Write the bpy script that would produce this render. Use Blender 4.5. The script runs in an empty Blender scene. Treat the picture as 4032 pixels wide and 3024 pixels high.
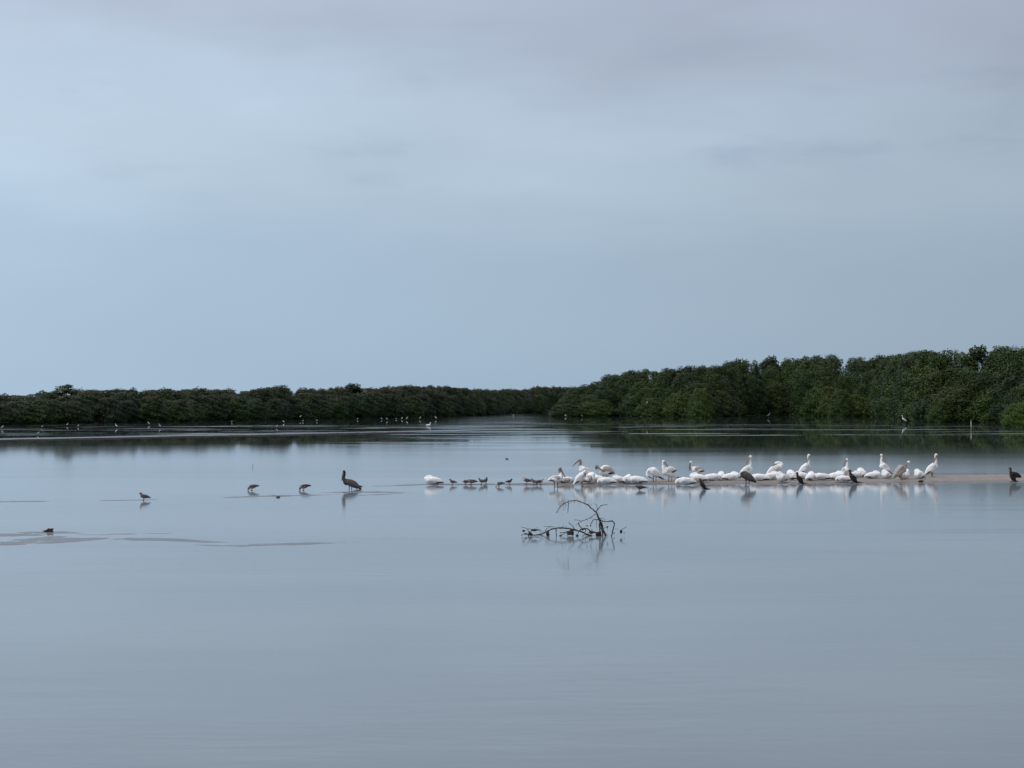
import bpy, bmesh, math, random
import numpy as np
from mathutils import Vector, Matrix, noise

R = math.radians
scene = bpy.context.scene
C = scene.collection
rng = random.Random(7)
nrg = np.random.default_rng(11)

# ------------------------------------------------------------------ camera
F_PX, W_PX, H_PX = 5855.0, 4032.0, 3024.0       # focal length and frame in photograph pixels
HORIZON, CAM_H = 1590.0, 3.17
PITCH = math.atan((HORIZON - H_PX / 2) / F_PX)
cam_d = bpy.data.cameras.new('camera')
cam_d.sensor_width = 36.0
cam_d.lens = 36.0 * F_PX / W_PX
cam_d.clip_start, cam_d.clip_end = 0.1, 12000
cam = bpy.data.objects.new('camera', cam_d)
cam.location = (0, 0, CAM_H)
cam.rotation_euler = (R(90) + PITCH, 0, 0)
C.objects.link(cam)
scene.camera = cam

# ------------------------------------------------------------------ sky and sun
SUN_EL, SUN_AZ = R(52), R(-115)                  # azimuth from +Y, clockwise seen from above
world = bpy.data.worlds.new('World')
scene.world = world
world.use_nodes = True
wn, wl = world.node_tree.nodes, world.node_tree.links
wn.clear()


def srgb(r, g, b):
    f = lambda c: (c / 255 / 12.92) if c / 255 <= 0.04045 else ((c / 255 + 0.055) / 1.055) ** 2.4
    return (f(r), f(g), f(b), 1)


class NT:
    """small helper to write node trees"""
    def __init__(self, nodes, links):
        self.n, self.l = nodes, links

    def new(self, t, **kw):
        nd = self.n.new(t)
        for k, v in kw.items():
            setattr(nd, k, v)
        return nd

    def link(self, a, b):
        self.l.new(a, b)

    def val(self, sock, v):
        if isinstance(v, bpy.types.NodeSocket):
            self.l.new(v, sock)
        else:
            sock.default_value = v

    def math(self, op, a, b=None, c=None, clamp=False):
        nd = self.new('ShaderNodeMath', operation=op, use_clamp=clamp)
        self.val(nd.inputs[0], a)
        if b is not None:
            self.val(nd.inputs[1], b)
        if c is not None:
            self.val(nd.inputs[2], c)
        return nd.outputs[0]

    def maprange(self, v, a, b, c=0.0, d=1.0, smooth=True):
        nd = self.new('ShaderNodeMapRange')
        nd.interpolation_type = 'SMOOTHSTEP' if smooth else 'LINEAR'
        self.val(nd.inputs[0], v)
        for i, x in enumerate((a, b, c, d)):
            self.val(nd.inputs[1 + i], x)
        return nd.outputs[0]

    def mix(self, f, a, b, mode='MIX'):
        nd = self.new('ShaderNodeMix', data_type='RGBA', blend_type=mode)
        self.val(nd.inputs[0], f)
        self.val(nd.inputs[6], a)
        self.val(nd.inputs[7], b)
        return nd.outputs[2]

    def noise(self, vec, scale, detail=3, rough=0.5, dist=0.0):
        nd = self.new('ShaderNodeTexNoise')
        self.l.new(vec, nd.inputs['Vector'])
        nd.inputs['Scale'].default_value = scale
        nd.inputs['Detail'].default_value = detail
        nd.inputs['Roughness'].default_value = rough
        nd.inputs['Distortion'].default_value = dist
        return nd.outputs['Fac']

    def mapping(self, vec, scale, loc=(0, 0, 0), rot=(0, 0, 0)):
        nd = self.new('ShaderNodeMapping')
        self.l.new(vec, nd.inputs['Vector'])
        nd.inputs['Scale'].default_value = scale
        nd.inputs['Location'].default_value = loc
        nd.inputs['Rotation'].default_value = rot
        return nd.outputs[0]

    def ramp(self, f, stops):
        nd = self.new('ShaderNodeValToRGB')
        cr = nd.color_ramp
        cr.interpolation = 'B_SPLINE' if False else 'EASE'
        while len(cr.elements) < len(stops):
            cr.elements.new(0.5)
        for e, (p, c) in zip(cr.elements, stops):
            e.position, e.color = p, c
        self.val(nd.inputs[0], f)
        return nd.outputs[0]


SKY_STRENGTH = 0.1
w = NT(wn, wl)
tc = w.new('ShaderNodeTexCoord')
dirv = tc.outputs['Generated']
sep = w.new('ShaderNodeSeparateXYZ')
wl.new(dirv, sep.inputs[0])
# overcast layers: soft uneven bands of stratus that thicken upward
band_n = w.noise(w.mapping(dirv, (2.2, 2.2, 7.0), (3.1, 0.4, 1.7), (0, R(4), 0)), 1.0, 4, 0.5)
band_f = w.noise(w.mapping(dirv, (7.0, 7.0, 26.0), (0.3, 2.2, 5.1), (0, R(5), 0)), 1.0, 3, 0.5)
zb = w.math('ADD', sep.outputs[2], w.math('MULTIPLY', w.math('SUBTRACT', band_n, 0.5), 0.11))
zb = w.math('ADD', zb, w.math('MULTIPLY', w.math('SUBTRACT', band_f, 0.5), 0.05))
zb = w.math('ADD', zb, w.math('MULTIPLY', sep.outputs[0], 0.03))
col = w.ramp(w.math('ABSOLUTE', zb), [
    (0.000, srgb(161, 184, 205)), (0.09, srgb(166, 187, 207)), (0.165, srgb(179, 198, 215)),
    (0.205, srgb(183, 201, 219)), (0.25, srgb(177, 189, 208)), (0.31, srgb(177, 187, 206)),
    (0.45, srgb(196, 205, 220)), (1.0, srgb(226, 229, 235))])
# faint broken scud
scud = w.noise(w.mapping(dirv, (6.0, 6.0, 22.0), (1.3, 4.2, 0.2)), 1.0, 5, 0.55)
scud = w.maprange(scud, 0.52, 0.72)
scud_zone = w.math('MULTIPLY', w.maprange(sep.outputs[2], 0.11, 0.17), w.maprange(sep.outputs[2], 0.26, 0.2))
col = w.mix(w.math('MULTIPLY', w.math('MULTIPLY', scud, scud_zone), 0.5), col, srgb(158, 176, 198))
strk = w.noise(w.mapping(dirv, (4.2, 4.2, 13.0), (9.3, 1.2, 3.2), (0, R(5), 0)), 1.0, 4, 0.5)
strk = w.math('MULTIPLY', w.math('SUBTRACT', strk, 0.5), w.maprange(sep.outputs[2], 0.05, 0.20, 0.08, 0.42))
strv = w.new('ShaderNodeCombineXYZ')
for i in range(3):
    wl.new(w.math('ADD', 1.0, strk), strv.inputs[i])
col = w.mix(1.0, col, strv.outputs[0], 'MULTIPLY')
# brighter towards the hidden sun on the left
sunward = w.math('ADD', 1.0, w.math('MULTIPLY', w.maprange(sep.outputs[0], -0.8, 0.8, 1.0, -1.0), 0.28))
sunv = w.new('ShaderNodeCombineXYZ')
for i in range(3):
    wl.new(sunward, sunv.inputs[i])
col = w.mix(1.0, col, sunv.outputs[0], 'MULTIPLY')
# the clear sky above the cloud deck shows through a little
sky = w.new('ShaderNodeTexSky', sky_type='NISHITA')
sky.sun_disc = False
sky.sun_elevation, sky.sun_rotation = SUN_EL, SUN_AZ
sky.air_density, sky.dust_density = 1.0, 2.0
scl = w.new('ShaderNodeVectorMath', operation='SCALE')
wl.new(col, scl.inputs[0])
scl.inputs['Scale'].default_value = 1.0 / SKY_STRENGTH
skymix = w.mix(0.06, scl.outputs[0], sky.outputs[0])
bg = w.new('ShaderNodeBackground')
bg.inputs['Strength'].default_value = SKY_STRENGTH
wl.new(skymix, bg.inputs['Color'])
wo = w.new('ShaderNodeOutputWorld')
wl.new(bg.outputs[0], wo.inputs[0])

sun_d = bpy.data.lights.new('sun', 'SUN')
sun_d.energy, sun_d.angle, sun_d.color = 1.5, R(22), (1.0, 0.97, 0.93)
sun = bpy.data.objects.new('sun', sun_d)
sd = Vector((math.sin(SUN_AZ) * math.cos(SUN_EL), math.cos(SUN_AZ) * math.cos(SUN_EL), math.sin(SUN_EL)))
sun.rotation_euler = (-sd).to_track_quat('-Z', 'Y').to_euler()
sun.location = sd * 100
C.objects.link(sun)

scene.view_settings.view_transform = 'Standard'
scene.view_settings.look = 'None'
scene.view_settings.exposure = 0.0
scene.view_settings.gamma = 1.0
scene.view_settings.use_curve_mapping = False
scene.cycles.max_bounces = 6
scene.cycles.use_denoising = True

# ------------------------------------------------------------------ helpers
def ray(px, py):
    """direction of a photograph pixel, world frame"""
    v = Vector(((px - W_PX / 2) / F_PX, 1.0, (H_PX / 2 - py) / F_PX))
    return Matrix.Rotation(PITCH, 3, 'X') @ v


def on_plane(px, py, z=0.0):
    d = ray(px, py)
    t = (z - CAM_H) / d.z
    return Vector((0, 0, CAM_H)) + d * t


def height_at(px, py, dist):
    """height of a pixel's ray at a ground distance"""
    d = ray(px, py)
    return CAM_H + d.z / d.y * dist


def interp(pts, x):
    return float(np.interp(x, [p[0] for p in pts], [p[1] for p in pts]))


def link(o, parent=None):
    C.objects.link(o)
    if parent is not None:
        o.parent = parent
    return o


def mesh_obj(name, me, mat=None, parent=None):
    o = bpy.data.objects.new(name, me)
    if mat is not None and not me.materials:
        me.materials.append(mat)
    return link(o, parent)


def tag(o, label=None, cat=None, group=None, kind=None):
    for k, v in (('label', label), ('category', cat), ('group', group), ('kind', kind)):
        if v:
            o[k] = v
    return o


def empty(name, loc, rz=0.0, scale=1.0):
    o = bpy.data.objects.new(name, None)
    o.empty_display_size = 0.2
    o.location = loc
    o.rotation_euler = (0, 0, rz)
    o.scale = (scale,) * 3
    return link(o)


def from_np(name, verts, faces, smooth=True):
    me = bpy.data.meshes.new(name)
    me.from_pydata([tuple(v) for v in verts], [], [tuple(f) for f in faces])
    if smooth:
        me.polygons.foreach_set('use_smooth', [True] * len(me.polygons))
    me.update()
    return me


# ------------------------------------------------------------------ materials
def material(name, base, rough=0.7, spec=0.3, var=0.0, var_scale=20.0, obj_var=0.0, bump=0.0, bump_scale=60.0):
    m = bpy.data.materials.new(name)
    m.use_nodes = True
    t = NT(m.node_tree.nodes, m.node_tree.links)
    b = t.n['Principled BSDF']
    b.inputs['Roughness'].default_value = rough
    b.inputs['Specular IOR Level'].default_value = spec
    colr = (*base, 1)
    out = None
    if var or obj_var:
        co = t.new('ShaderNodeTexCoord').outputs['Object']
        f = t.noise(co, var_scale, 4, 0.6)
        f = t.maprange(f, 0.3, 0.7, 1 - var, 1 + var)
        if obj_var:
            oi = t.new('ShaderNodeObjectInfo')
            f = t.math('MULTIPLY', f, t.maprange(oi.outputs['Random'], 0, 1, 1 - obj_var, 1 + obj_var, False))
        v = t.new('ShaderNodeVectorMath', operation='SCALE')
        v.inputs[0].default_value = base
        t.link(f, v.inputs['Scale'])
        t.link(v.outputs[0], b.inputs['Base Color'])
    else:
        b.inputs['Base Color'].default_value = colr
    if bump:
        co = t.new('ShaderNodeTexCoord').outputs['Object']
        bp = t.new('ShaderNodeBump')
        bp.inputs['Strength'].default_value = bump
        bp.inputs['Distance'].default_value = 0.01
        t.link(t.noise(co, bump_scale, 4, 0.6), bp.inputs['Height'])
        t.link(bp.outputs[0], b.inputs['Normal'])
    return m


M = {}
M['white'] = material('white_feathers', (0.86, 0.85, 0.84), 0.85, 0.15, 0.10, 14.0, 0.05, 0.5, 45)
M['white_wing'] = material('white_wing_feathers', (0.74, 0.72, 0.71), 0.85, 0.15, 0.22, 30.0, 0.06, 0.8, 40)
M['dusky'] = material('dusky_feathers', (0.46, 0.41, 0.37), 0.85, 0.15, 0.18, 14.0, 0.05, 0.5, 45)
M['tan_head'] = material('tan_head_feathers', (0.33, 0.21, 0.145), 0.85, 0.15, 0.2, 30.0)
M['black_feather'] = material('black_flight_feathers', (0.02, 0.018, 0.018), 0.6, 0.3)
M['bill'] = material('orange_bill', (0.36, 0.17, 0.10), 0.5, 0.4, 0.2, 25.0, 0.15)
M['bill_grey'] = material('grey_bill', (0.17, 0.135, 0.12), 0.5, 0.4, 0.2, 25.0)
M['leg'] = material('orange_leg', (0.30, 0.125, 0.06), 0.55, 0.4, 0.2, 30.0)
M['leg_grey'] = material('grey_leg', (0.09, 0.075, 0.07), 0.55, 0.4)
M['brown_pelican'] = material('brown_grey_feathers', (0.05, 0.041, 0.037), 0.8, 0.2, 0.35, 25.0, 0, 0.5, 60)
M['brown_wing'] = material('grey_brown_wing', (0.105, 0.09, 0.083), 0.8, 0.2, 0.3, 30.0, 0, 0.5, 60)
M['gull'] = material('brown_grey_gull_feathers', (0.20, 0.155, 0.145), 0.8, 0.2, 0.25, 40.0, 0.25)
M['gull_wing'] = material('dark_gull_wing', (0.085, 0.066, 0.064), 0.8, 0.2, 0.25, 40.0, 0.25)
M['gull_pale'] = material('pale_gull_belly', (0.52, 0.46, 0.44), 0.8, 0.2, 0.2, 40.0)
M['cormorant'] = material('black_brown_feathers', (0.022, 0.014, 0.013), 0.65, 0.3, 0.3, 30.0)
M['cormorant_neck'] = material('brown_neck_feathers', (0.075, 0.042, 0.03), 0.75, 0.2, 0.3, 30.0)
M['egret'] = material('egret_feathers', (0.84, 0.84, 0.83), 0.85, 0.15, 0.05, 10.0)
M['heron'] = material('grey_heron_feathers', (0.22, 0.235, 0.25), 0.8, 0.2, 0.2, 12.0)
M['yellow_bill'] = material('yellow_bill', (0.5, 0.3, 0.06), 0.5, 0.4)
M['bark'] = material('grey_brown_bark', (0.085, 0.07, 0.06), 0.85, 0.2, 0.35, 6.0)
M['deadwood'] = material('wet_dead_wood', (0.062, 0.040, 0.031), 0.7, 0.3, 0.45, 18.0, 0.2, 0.8, 90)
M['debris'] = material('rotting_leaf_debris', (0.055, 0.038, 0.022), 0.8, 0.2, 0.5, 22.0, 0.3, 0.8, 60)
M['weed'] = material('dark_red_weed', (0.032, 0.010, 0.009), 0.7, 0.3, 0.5, 30.0, 0.2, 0.8, 60)
M['post'] = material('weathered_white_paint', (0.38, 0.37, 0.36), 0.7, 0.3, 0.2, 5.0)


def foliage_material():
    m = bpy.data.materials.new('mangrove_leaves')
    m.use_nodes = True
    t = NT(m.node_tree.nodes, m.node_tree.links)
    b = t.n['Principled BSDF']
    b.inputs['Roughness'].default_value = 0.55
    b.inputs['Specular IOR Level'].default_value = 0.25
    at = t.new('ShaderNodeAttribute', attribute_name='tint', attribute_type='GEOMETRY')
    sp = t.new('ShaderNodeSeparateColor')
    t.link(at.outputs['Color'], sp.inputs[0])
    oi = t.new('ShaderNodeObjectInfo')
    green = t.mix(sp.outputs[0], (0.012, 0.028, 0.010, 1), (0.044, 0.078, 0.014, 1))
    tree = t.mix(oi.outputs['Random'], (0.60, 0.74, 0.90, 1), (1.40, 1.28, 0.95, 1))
    green = t.mix(1.0, green, tree, 'MULTIPLY')
    c = t.mix(t.math('MULTIPLY', sp.outputs[1], oi.outputs['Alpha']), green, (0.095, 0.058, 0.034, 1))       # russet shoots
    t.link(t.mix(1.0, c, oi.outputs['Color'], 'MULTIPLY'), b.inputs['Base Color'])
    return m


M['leaves'] = foliage_material()


def sand_material():
    m = bpy.data.materials.new('shell_sand')
    m.use_nodes = True
    t = NT(m.node_tree.nodes, m.node_tree.links)
    b = t.n['Principled BSDF']
    geo = t.new('ShaderNodeNewGeometry').outputs['Position']
    sx = t.new('ShaderNodeSeparateXYZ')
    t.link(geo, sx.inputs[0])
    n1 = t.noise(t.mapping(geo, (0.5, 1.6, 1)), 1.0, 5, 0.6)
    n2 = t.noise(t.mapping(geo, (3, 9, 1)), 1.0, 5, 0.65)
    wet = t.maprange(t.math('ADD', sx.outputs[2], t.math('MULTIPLY', t.math('SUBTRACT', n1, 0.5), 0.05)), 0.005, 0.06)
    dry = t.mix(t.maprange(n2, 0.35, 0.7), (0.19, 0.165, 0.15, 1), (0.33, 0.29, 0.265, 1))
    damp = t.mix(t.maprange(n2, 0.35, 0.7), (0.085, 0.07, 0.064, 1), (0.165, 0.14, 0.126, 1))
    t.link(t.mix(wet, damp, dry), b.inputs['Base Color'])
    t.link(t.maprange(wet, 0, 1, 0.32, 0.85), b.inputs['Roughness'])
    b.inputs['Specular IOR Level'].default_value = 0.4
    bp = t.new('ShaderNodeBump')
    bp.inputs['Strength'].default_value = 0.5
    bp.inputs['Distance'].default_value = 0.02
    t.link(n2, bp.inputs['Height'])
    t.link(bp.outputs[0], b.inputs['Normal'])
    return m


M['sand'] = sand_material()


def mud_material():
    m = bpy.data.materials.new('wet_mud')
    m.use_nodes = True
    t = NT(m.node_tree.nodes, m.node_tree.links)
    b = t.n['Principled BSDF']
    geo = t.new('ShaderNodeNewGeometry').outputs['Position']
    n2 = t.noise(t.mapping(geo, (0.8, 5, 1)), 1.0, 5, 0.65)
    t.link(t.mix(t.maprange(n2, 0.35, 0.7), (0.06, 0.048, 0.053, 1), (0.145, 0.122, 0.133, 1)), b.inputs['Base Color'])
    t.link(t.maprange(n2, 0.3, 0.7, 0.18, 0.36), b.inputs['Roughness'])
    b.inputs['Specular IOR Level'].default_value = 0.5
    return m


M['mud'] = mud_material()
M['dark_mud'] = material('dark_peat_mud', (0.042, 0.028, 0.028), 0.95, 0.05, 0.3, 0.6)


def water_material():
    m = bpy.data.materials.new('lagoon_water')
    m.use_nodes = True
    t = NT(m.node_tree.nodes, m.node_tree.links)
    b = t.n['Principled BSDF']
    b.inputs['IOR'].default_value = 1.333
    b.inputs['Specular IOR Level'].default_value = 0.5
    geo = t.new('ShaderNodeNewGeometry').outputs['Position']
    s = t.new('ShaderNodeSeparateXYZ')
    t.link(geo, s.inputs[0])
    X, Y = s.outputs[0], s.outputs[1]
    # milky shallow water over pale mud
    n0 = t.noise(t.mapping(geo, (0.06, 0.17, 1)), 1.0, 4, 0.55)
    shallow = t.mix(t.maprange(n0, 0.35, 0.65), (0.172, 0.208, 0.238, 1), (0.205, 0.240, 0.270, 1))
    refl_dark = t.maprange(t.math('ADD', Y, t.math('MULTIPLY', n0, 30.0)), 80.0, 135.0)      # far water colour painted darker so the woods' reflection reads dark
    t.link(t.mix(refl_dark, shallow, (0.035, 0.045, 0.045, 1)), b.inputs['Base Color'])
    # breeze-ruffled reaches: behind the bar, and thin cat's-paws farther out
    edge = t.noise(t.mapping(geo, (0.03, 0.10, 1), (4, 1, 0)), 1.0, 4, 0.6)
    edge = t.math('MULTIPLY', t.math('SUBTRACT', edge, 0.5), 34.0)
    far_lim = t.maprange(X, -20.0, 5.0, 122.0, 99.0)
    yy = t.math('ADD', Y, edge)
    reach = t.math('MULTIPLY', t.maprange(yy, 62.0, 74.0), t.maprange(t.math('SUBTRACT', yy, far_lim), 16.0, -22.0))
    fine = t.noise(t.mapping(geo, (0.04, 0.16, 1), (7.3, 2.2, 0), (0, 0, R(4))), 1.0, 5, 0.65)
    paws = t.math('MULTIPLY', t.maprange(fine, 0.555, 0.60), t.math('MULTIPLY', t.maprange(Y, 140.0, 158.0), t.maprange(Y, 250.0, 205.0)))
    # the long pale slick that crosses the left half
    slick = t.math('ABSOLUTE', t.math('SUBTRACT', t.math('ADD', Y, t.math('MULTIPLY', t.math('SUBTRACT', fine, 0.5), 9.0)), t.math('ADD', 184.5, t.math('MULTIPLY', X, 1.10))))
    slick = t.math('MULTIPLY', t.maprange(slick, 4.5, 2.0), t.maprange(X, 0.0, -14.0))
    near = t.noise(t.mapping(geo, (0.10, 0.55, 1), (1.1, 6.2, 0)), 1.0, 4, 0.6)
    near = t.math('MULTIPLY', t.maprange(near, 0.5, 0.7), t.maprange(Y, 60.0, 30.0))
    rough = t.math('ADD', t.maprange(Y, 60.0, 84.0, 0.085, 0.018), t.math('MULTIPLY', reach, t.maprange(X, -18.0, 5.0, 0.030, 0.095)))
    rough = t.math('ADD', rough, t.math('MULTIPLY', t.math('MAXIMUM', paws, slick), 0.28))
    # a wind lane down the middle of the lagoon
    lane = t.math('MULTIPLY', t.maprange(t.math('ABSOLUTE', t.math('ADD', t.math('ADD', X, 3.0), t.math('MULTIPLY', edge, 0.3))), 15.0, 4.0), t.maprange(Y, 90.0, 125.0))
    lane = t.math('MULTIPLY', lane, t.maprange(fine, 0.40, 0.56))
    rough = t.math('ADD', rough, t.math('MULTIPLY', lane, 0.09))
    rough = t.math('ADD', rough, t.math('MULTIPLY', near, 0.06))
    t.link(rough, b.inputs['Roughness'])
    # wavelets
    r1 = t.noise(t.mapping(geo, (1.3, 4.2, 1), (0, 0, 0), (0, 0, R(6))), 1.0, 4, 0.6)
    r2 = t.noise(t.mapping(geo, (0.35, 1.5, 1), (3, 8, 0), (0, 0, R(-5))), 1.0, 3, 0.5)
    hgt = t.math('ADD', t.math('MULTIPLY', r1, 0.5), r2)
    bp = t.new('ShaderNodeBump')
    bp.inputs['Distance'].default_value = 0.02
    t.link(t.math('ADD', t.maprange(Y, 85.0, 45.0, 0.022, 0.05), t.math('ADD', t.math('MULTIPLY', near, 0.12), t.math('MULTIPLY', t.maprange(Y, 40.0, 12.0, 0.0, 0.55), t.maprange(n0, 0.38, 0.62, 0.25, 1.0)))), bp.inputs['Strength'])
    t.link(hgt, bp.inputs['Height'])
    t.link(bp.outputs[0], b.inputs['Normal'])
    return m


M['water'] = water_material()

# ------------------------------------------------------------------ water, bars, shore
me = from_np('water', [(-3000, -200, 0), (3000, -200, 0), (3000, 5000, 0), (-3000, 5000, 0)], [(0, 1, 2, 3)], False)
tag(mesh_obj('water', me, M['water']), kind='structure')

BAR_NEAR = [(1560, 1911), (1670, 1909), (1900, 1910), (2100, 1911), (2270, 1913), (2450, 1909), (2700, 1911), (2900, 1908),
            (3100, 1907), (3300, 1906), (3500, 1905), (3700, 1904), (3850, 1903), (4032, 1900), (4400, 1897), (5200, 1890)]
BAR_FAR = [(1560, 1909), (1670, 1906), (1900, 1905), (2100, 1902), (2270, 1898), (2450, 1893), (2700, 1884), (2900, 1881),
           (3100, 1879), (3300, 1877), (3500, 1872), (3700, 1870), (3850, 1868), (4032, 1866), (4400, 1860), (5200, 1850)]
BAR_H = [(1560, 0.0), (1670, 0.02), (2000, 0.03), (2300, 0.05), (2700, 0.08), (5200, 0.10)]


def bar_profile(t):
    return max(0.0, math.sin(math.pi * min(1, max(0, t)))) ** 0.6


def bar_z(px, py):
    n_, f_ = interp(BAR_NEAR, px), interp(BAR_FAR, px)
    if not (f_ < py < n_) or px < 1560:
        return 0.0
    return bar_profile((n_ - py) / (n_ - f_)) * interp(BAR_H, px)


def ground(px, py):
    """where the ray of a pixel meets the bar or the water"""
    z = 0.0
    for _ in range(6):
        p = on_plane(px, py, z)
        # flat pixel of that ground point
        d = p.y
        fy = HORIZON + F_PX * CAM_H / d
        z = 0.5 * z + 0.5 * bar_z(px, fy)
    return on_plane(px, py, z)


def bar(name, near, far, hprof, mat, nx=260, nt=14, wob=0.5, seed=0.0, dip=0.03, streak=0.012, shoal=False):
    xs = np.linspace(near[0][0], near[-1][0], nx)
    verts, faces = [], []
    for i, x in enumerate(xs):
        yn, yf = interp(near, x), interp(far, x)
        a, c = on_plane(x, yn), on_plane(x, yf)
        wn_ = noise.noise((a.x * 0.9 + seed, 1.7, 0)) * 0.6 + noise.noise((a.x * 3.1 + seed, 5.7, 0)) * 0.3
        wf_ = noise.noise((a.x * 0.8 + seed, 9.7, 0)) * 0.6 + noise.noise((a.x * 2.7 + seed, 3.7, 0)) * 0.3
        dep = (c - a).length
        a = a + (a - c).normalized() * wn_ * min(wob, dep * 0.25)
        c = c + (c - a).normalized() * wf_ * min(wob, dep * 0.25)
        h = interp(hprof, x)
        for j in range(nt):
            s = j / (nt - 1)
            p = a.lerp(c, s)
            if shoal:
                nn = 0.35 * noise.noise((p.x * 5.0, p.y * 8.0, seed + 2)) + noise.noise((p.x * 0.45, p.y * 1.5, seed + 4)) + 0.6 * noise.noise((p.x * 1.6, p.y * 3.3, seed + 8))
                verts.append((p.x, p.y, h * (1.3 * nn + 1.1 * bar_profile(s) - 0.48) - 0.002 * (1 - bar_profile(s))))
                continue
            z = bar_profile(s) * h * (1 + 0.25 * noise.noise((p.x * 0.8, p.y * 1.3, seed))) + streak * noise.noise((p.x * 0.9, p.y * 2.2, seed + 4)) + 0.6 * streak * noise.noise((p.x * 3.0, p.y * 5, seed + 8))
            z = z - dip * (1 - bar_profile(s))
            verts.append((p.x, p.y, z))
    for i in range(nx - 1):
        for j in range(nt - 1):
            k = i * nt + j
            faces.append((k, k + nt, k + nt + 1, k + 1))
    me = from_np(name, verts, faces)
    bm = bmesh.new(); bm.from_mesh(me)
    bmesh.ops.recalc_face_normals(bm, faces=bm.faces)
    if sum(f.normal.z for f in bm.faces) < 0:
        bmesh.ops.reverse_faces(bm, faces=bm.faces)
    bm.to_mesh(me); bm.free()
    return tag(mesh_obj(name, me, mat), kind='structure')


bar('sandbar', BAR_NEAR, BAR_FAR, BAR_H, M['sand'], 420, 18)


def mud(pts, h, seed, mat='mud'):
    shoal = mat == 'mud' and pts[1][1] > 2050
    if shoal:
        pts = [(a, b, c * 1.35) for a, b, c in pts]
    """low streak of mud: pts = (x, y, half thickness in pixels)"""
    near = [(p[0], p[1] + p[2]) for p in pts]
    far = [(p[0], p[1] - p[2]) for p in pts]
    hp = [(pts[0][0], 0.0)] + [(p[0], h) for p in pts[1:-1]] + [(pts[-1][0], 0.0)]
    return bar('mudbank', near, far, hp, M[mat], 480, 44 if shoal else 26, 0.8, seed, h * 0.75, h * 1.15, shoal)


mud([(-300, 1978, 3), (0, 1976, 3), (120, 1974.5, 2.6), (270, 1972, 1)], 0.012, 1.0)
mud([(380, 1972, 1), (480, 1970, 1.8), (560, 1968, 2.2), (640, 1966, 1)], 0.010, 2.0)
mud([(860, 1961, 1), (960, 1956, 3), (1080, 1953, 2.2), (1200, 1950, 2.2), (1330, 1948, 1)], 0.012, 3.0)
mud([(1230, 1940, 1), (1400, 1938, 2.6), (1530, 1938, 2.6), (1640, 1942, 1)], 0.012, 4.0)
mud([(1400, 1951, 1), (1480, 1948, 1.6), (1560, 1944, 2.0), (1700, 1943, 1)], 0.010, 4.6)
mud([(1460, 1914, 0.6), (1520, 1913, 1.2), (1600, 1911, 1.4), (1680, 1909, 1)], 0.012, 5.0)
mud([(-400, 2112, 6), (0, 2106, 5), (120, 2101, 7), (250, 2098, 5), (330, 2100, 1)], 0.012, 6.0)
mud([(-400, 2150, 8), (0, 2140, 10), (120, 2131, 10), (230, 2124, 11), (320, 2124, 7), (430, 2118, 3)], 0.012, 7.0)
mud([(300, 2106, 1), (420, 2105, 3), (560, 2101, 2), (680, 2100, 1)], 0.007, 7.7)
mud([(420, 2124, 1), (520, 2122, 5), (640, 2124, 6), (780, 2132, 4), (900, 2136, 1)], 0.008, 8.0)
mud([(760, 2145, 1), (900, 2150, 5), (1040, 2147, 5), (1250, 2140, 4), (1420, 2136, 1)], 0.004, 9.0)
mud([(0, 1736, 2), (300, 1731, 1.6), (640, 1722, 1.6), (900, 1717, 1.6), (1150, 1713, 2.6), (1400, 1707, 3.2), (1560, 1704, 2), (1660, 1702, 1)], 0.05, 11.0, 'dark_mud')
mud([(1370, 1731, 1), (1430, 1729, 2), (1480, 1727, 1)], 0.03, 13.0, 'dark_mud')
mud([(1490, 1735, 1), (1540, 1734, 2), (1600, 1732, 1)], 0.03, 13.5, 'dark_mud')
mud([(2290, 1710, 1), (2380, 1708, 2), (2480, 1707, 1)], 0.03, 14.0, 'dark_mud')

# shoreline and skyline of the two mangrove woods, read off the photograph in pixels
LEFT_BASE = [(-900, 1712), (-200, 1680), (0, 1671), (270, 1668), (650, 1661), (1000, 1654), (1300, 1648), (1600, 1643), (1900, 1634), (2000, 1629), (2150, 1626), (2420, 1623), (2700, 1620)]
RIGHT_BASE = [(2225, 1640), (2320, 1640), (2420, 1637), (2560, 1640), (2760, 1642), (2900, 1637), (3100, 1636), (3280, 1639), (3480, 1640), (3600, 1650), (3680, 1661), (3830, 1663), (3960, 1664), (4100, 1672), (4400, 1685), (5000, 1720)]
SKYLINE = [(-900, 1520), (-300, 1540), (0, 1552), (60, 1547), (130, 1538), (250, 1522), (400, 1530), (600, 1526), (850, 1526), (960, 1534), (1100, 1518), (1180, 1518),
           (1280, 1529), (1400, 1514), (1500, 1522), (1620, 1514), (1750, 1521), (1850, 1530), (1950, 1532), (2060, 1530),
           (2130, 1518), (2180, 1520), (2250, 1527), (2320, 1508), (2400, 1478), (2500, 1461), (2600, 1446), (2700, 1447),
           (2800, 1436), (2900, 1418), (2970, 1419), (3030, 1413), (3100, 1413), (3200, 1396), (3300, 1398), (3400, 1410),
           (3480, 1398), (3570, 1393), (3640, 1380), (3740, 1382), (3840, 1370), (3900, 1376), (3960, 1366), (4032, 1361),
           (4200, 1345), (4500, 1310), (5000, 1270)]
LEFT_SKY_TAIL = [(2180, 1520), (2700, 1530)]


def bank(name, base, push):
    pts = [on_plane(x, y) for x, y in base]
    verts, faces = [], []
    for p in pts:
        dr = Vector((p.x, p.y, 0)).normalized()
        for k, (off, z) in enumerate(((-0.5, -0.1), (2.5, 0.12), (14, 0.35), (push, 0.6))):
            q = p + dr * off
            verts.append((q.x, q.y, z))
    for i in range(len(pts) - 1):
        for k in range(3):
            a = i * 4 + k
            faces.append((a, a + 4, a + 5, a + 1))
    return tag(mesh_obj(name, from_np(name, verts, faces), M['mud']), kind='structure')


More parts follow.
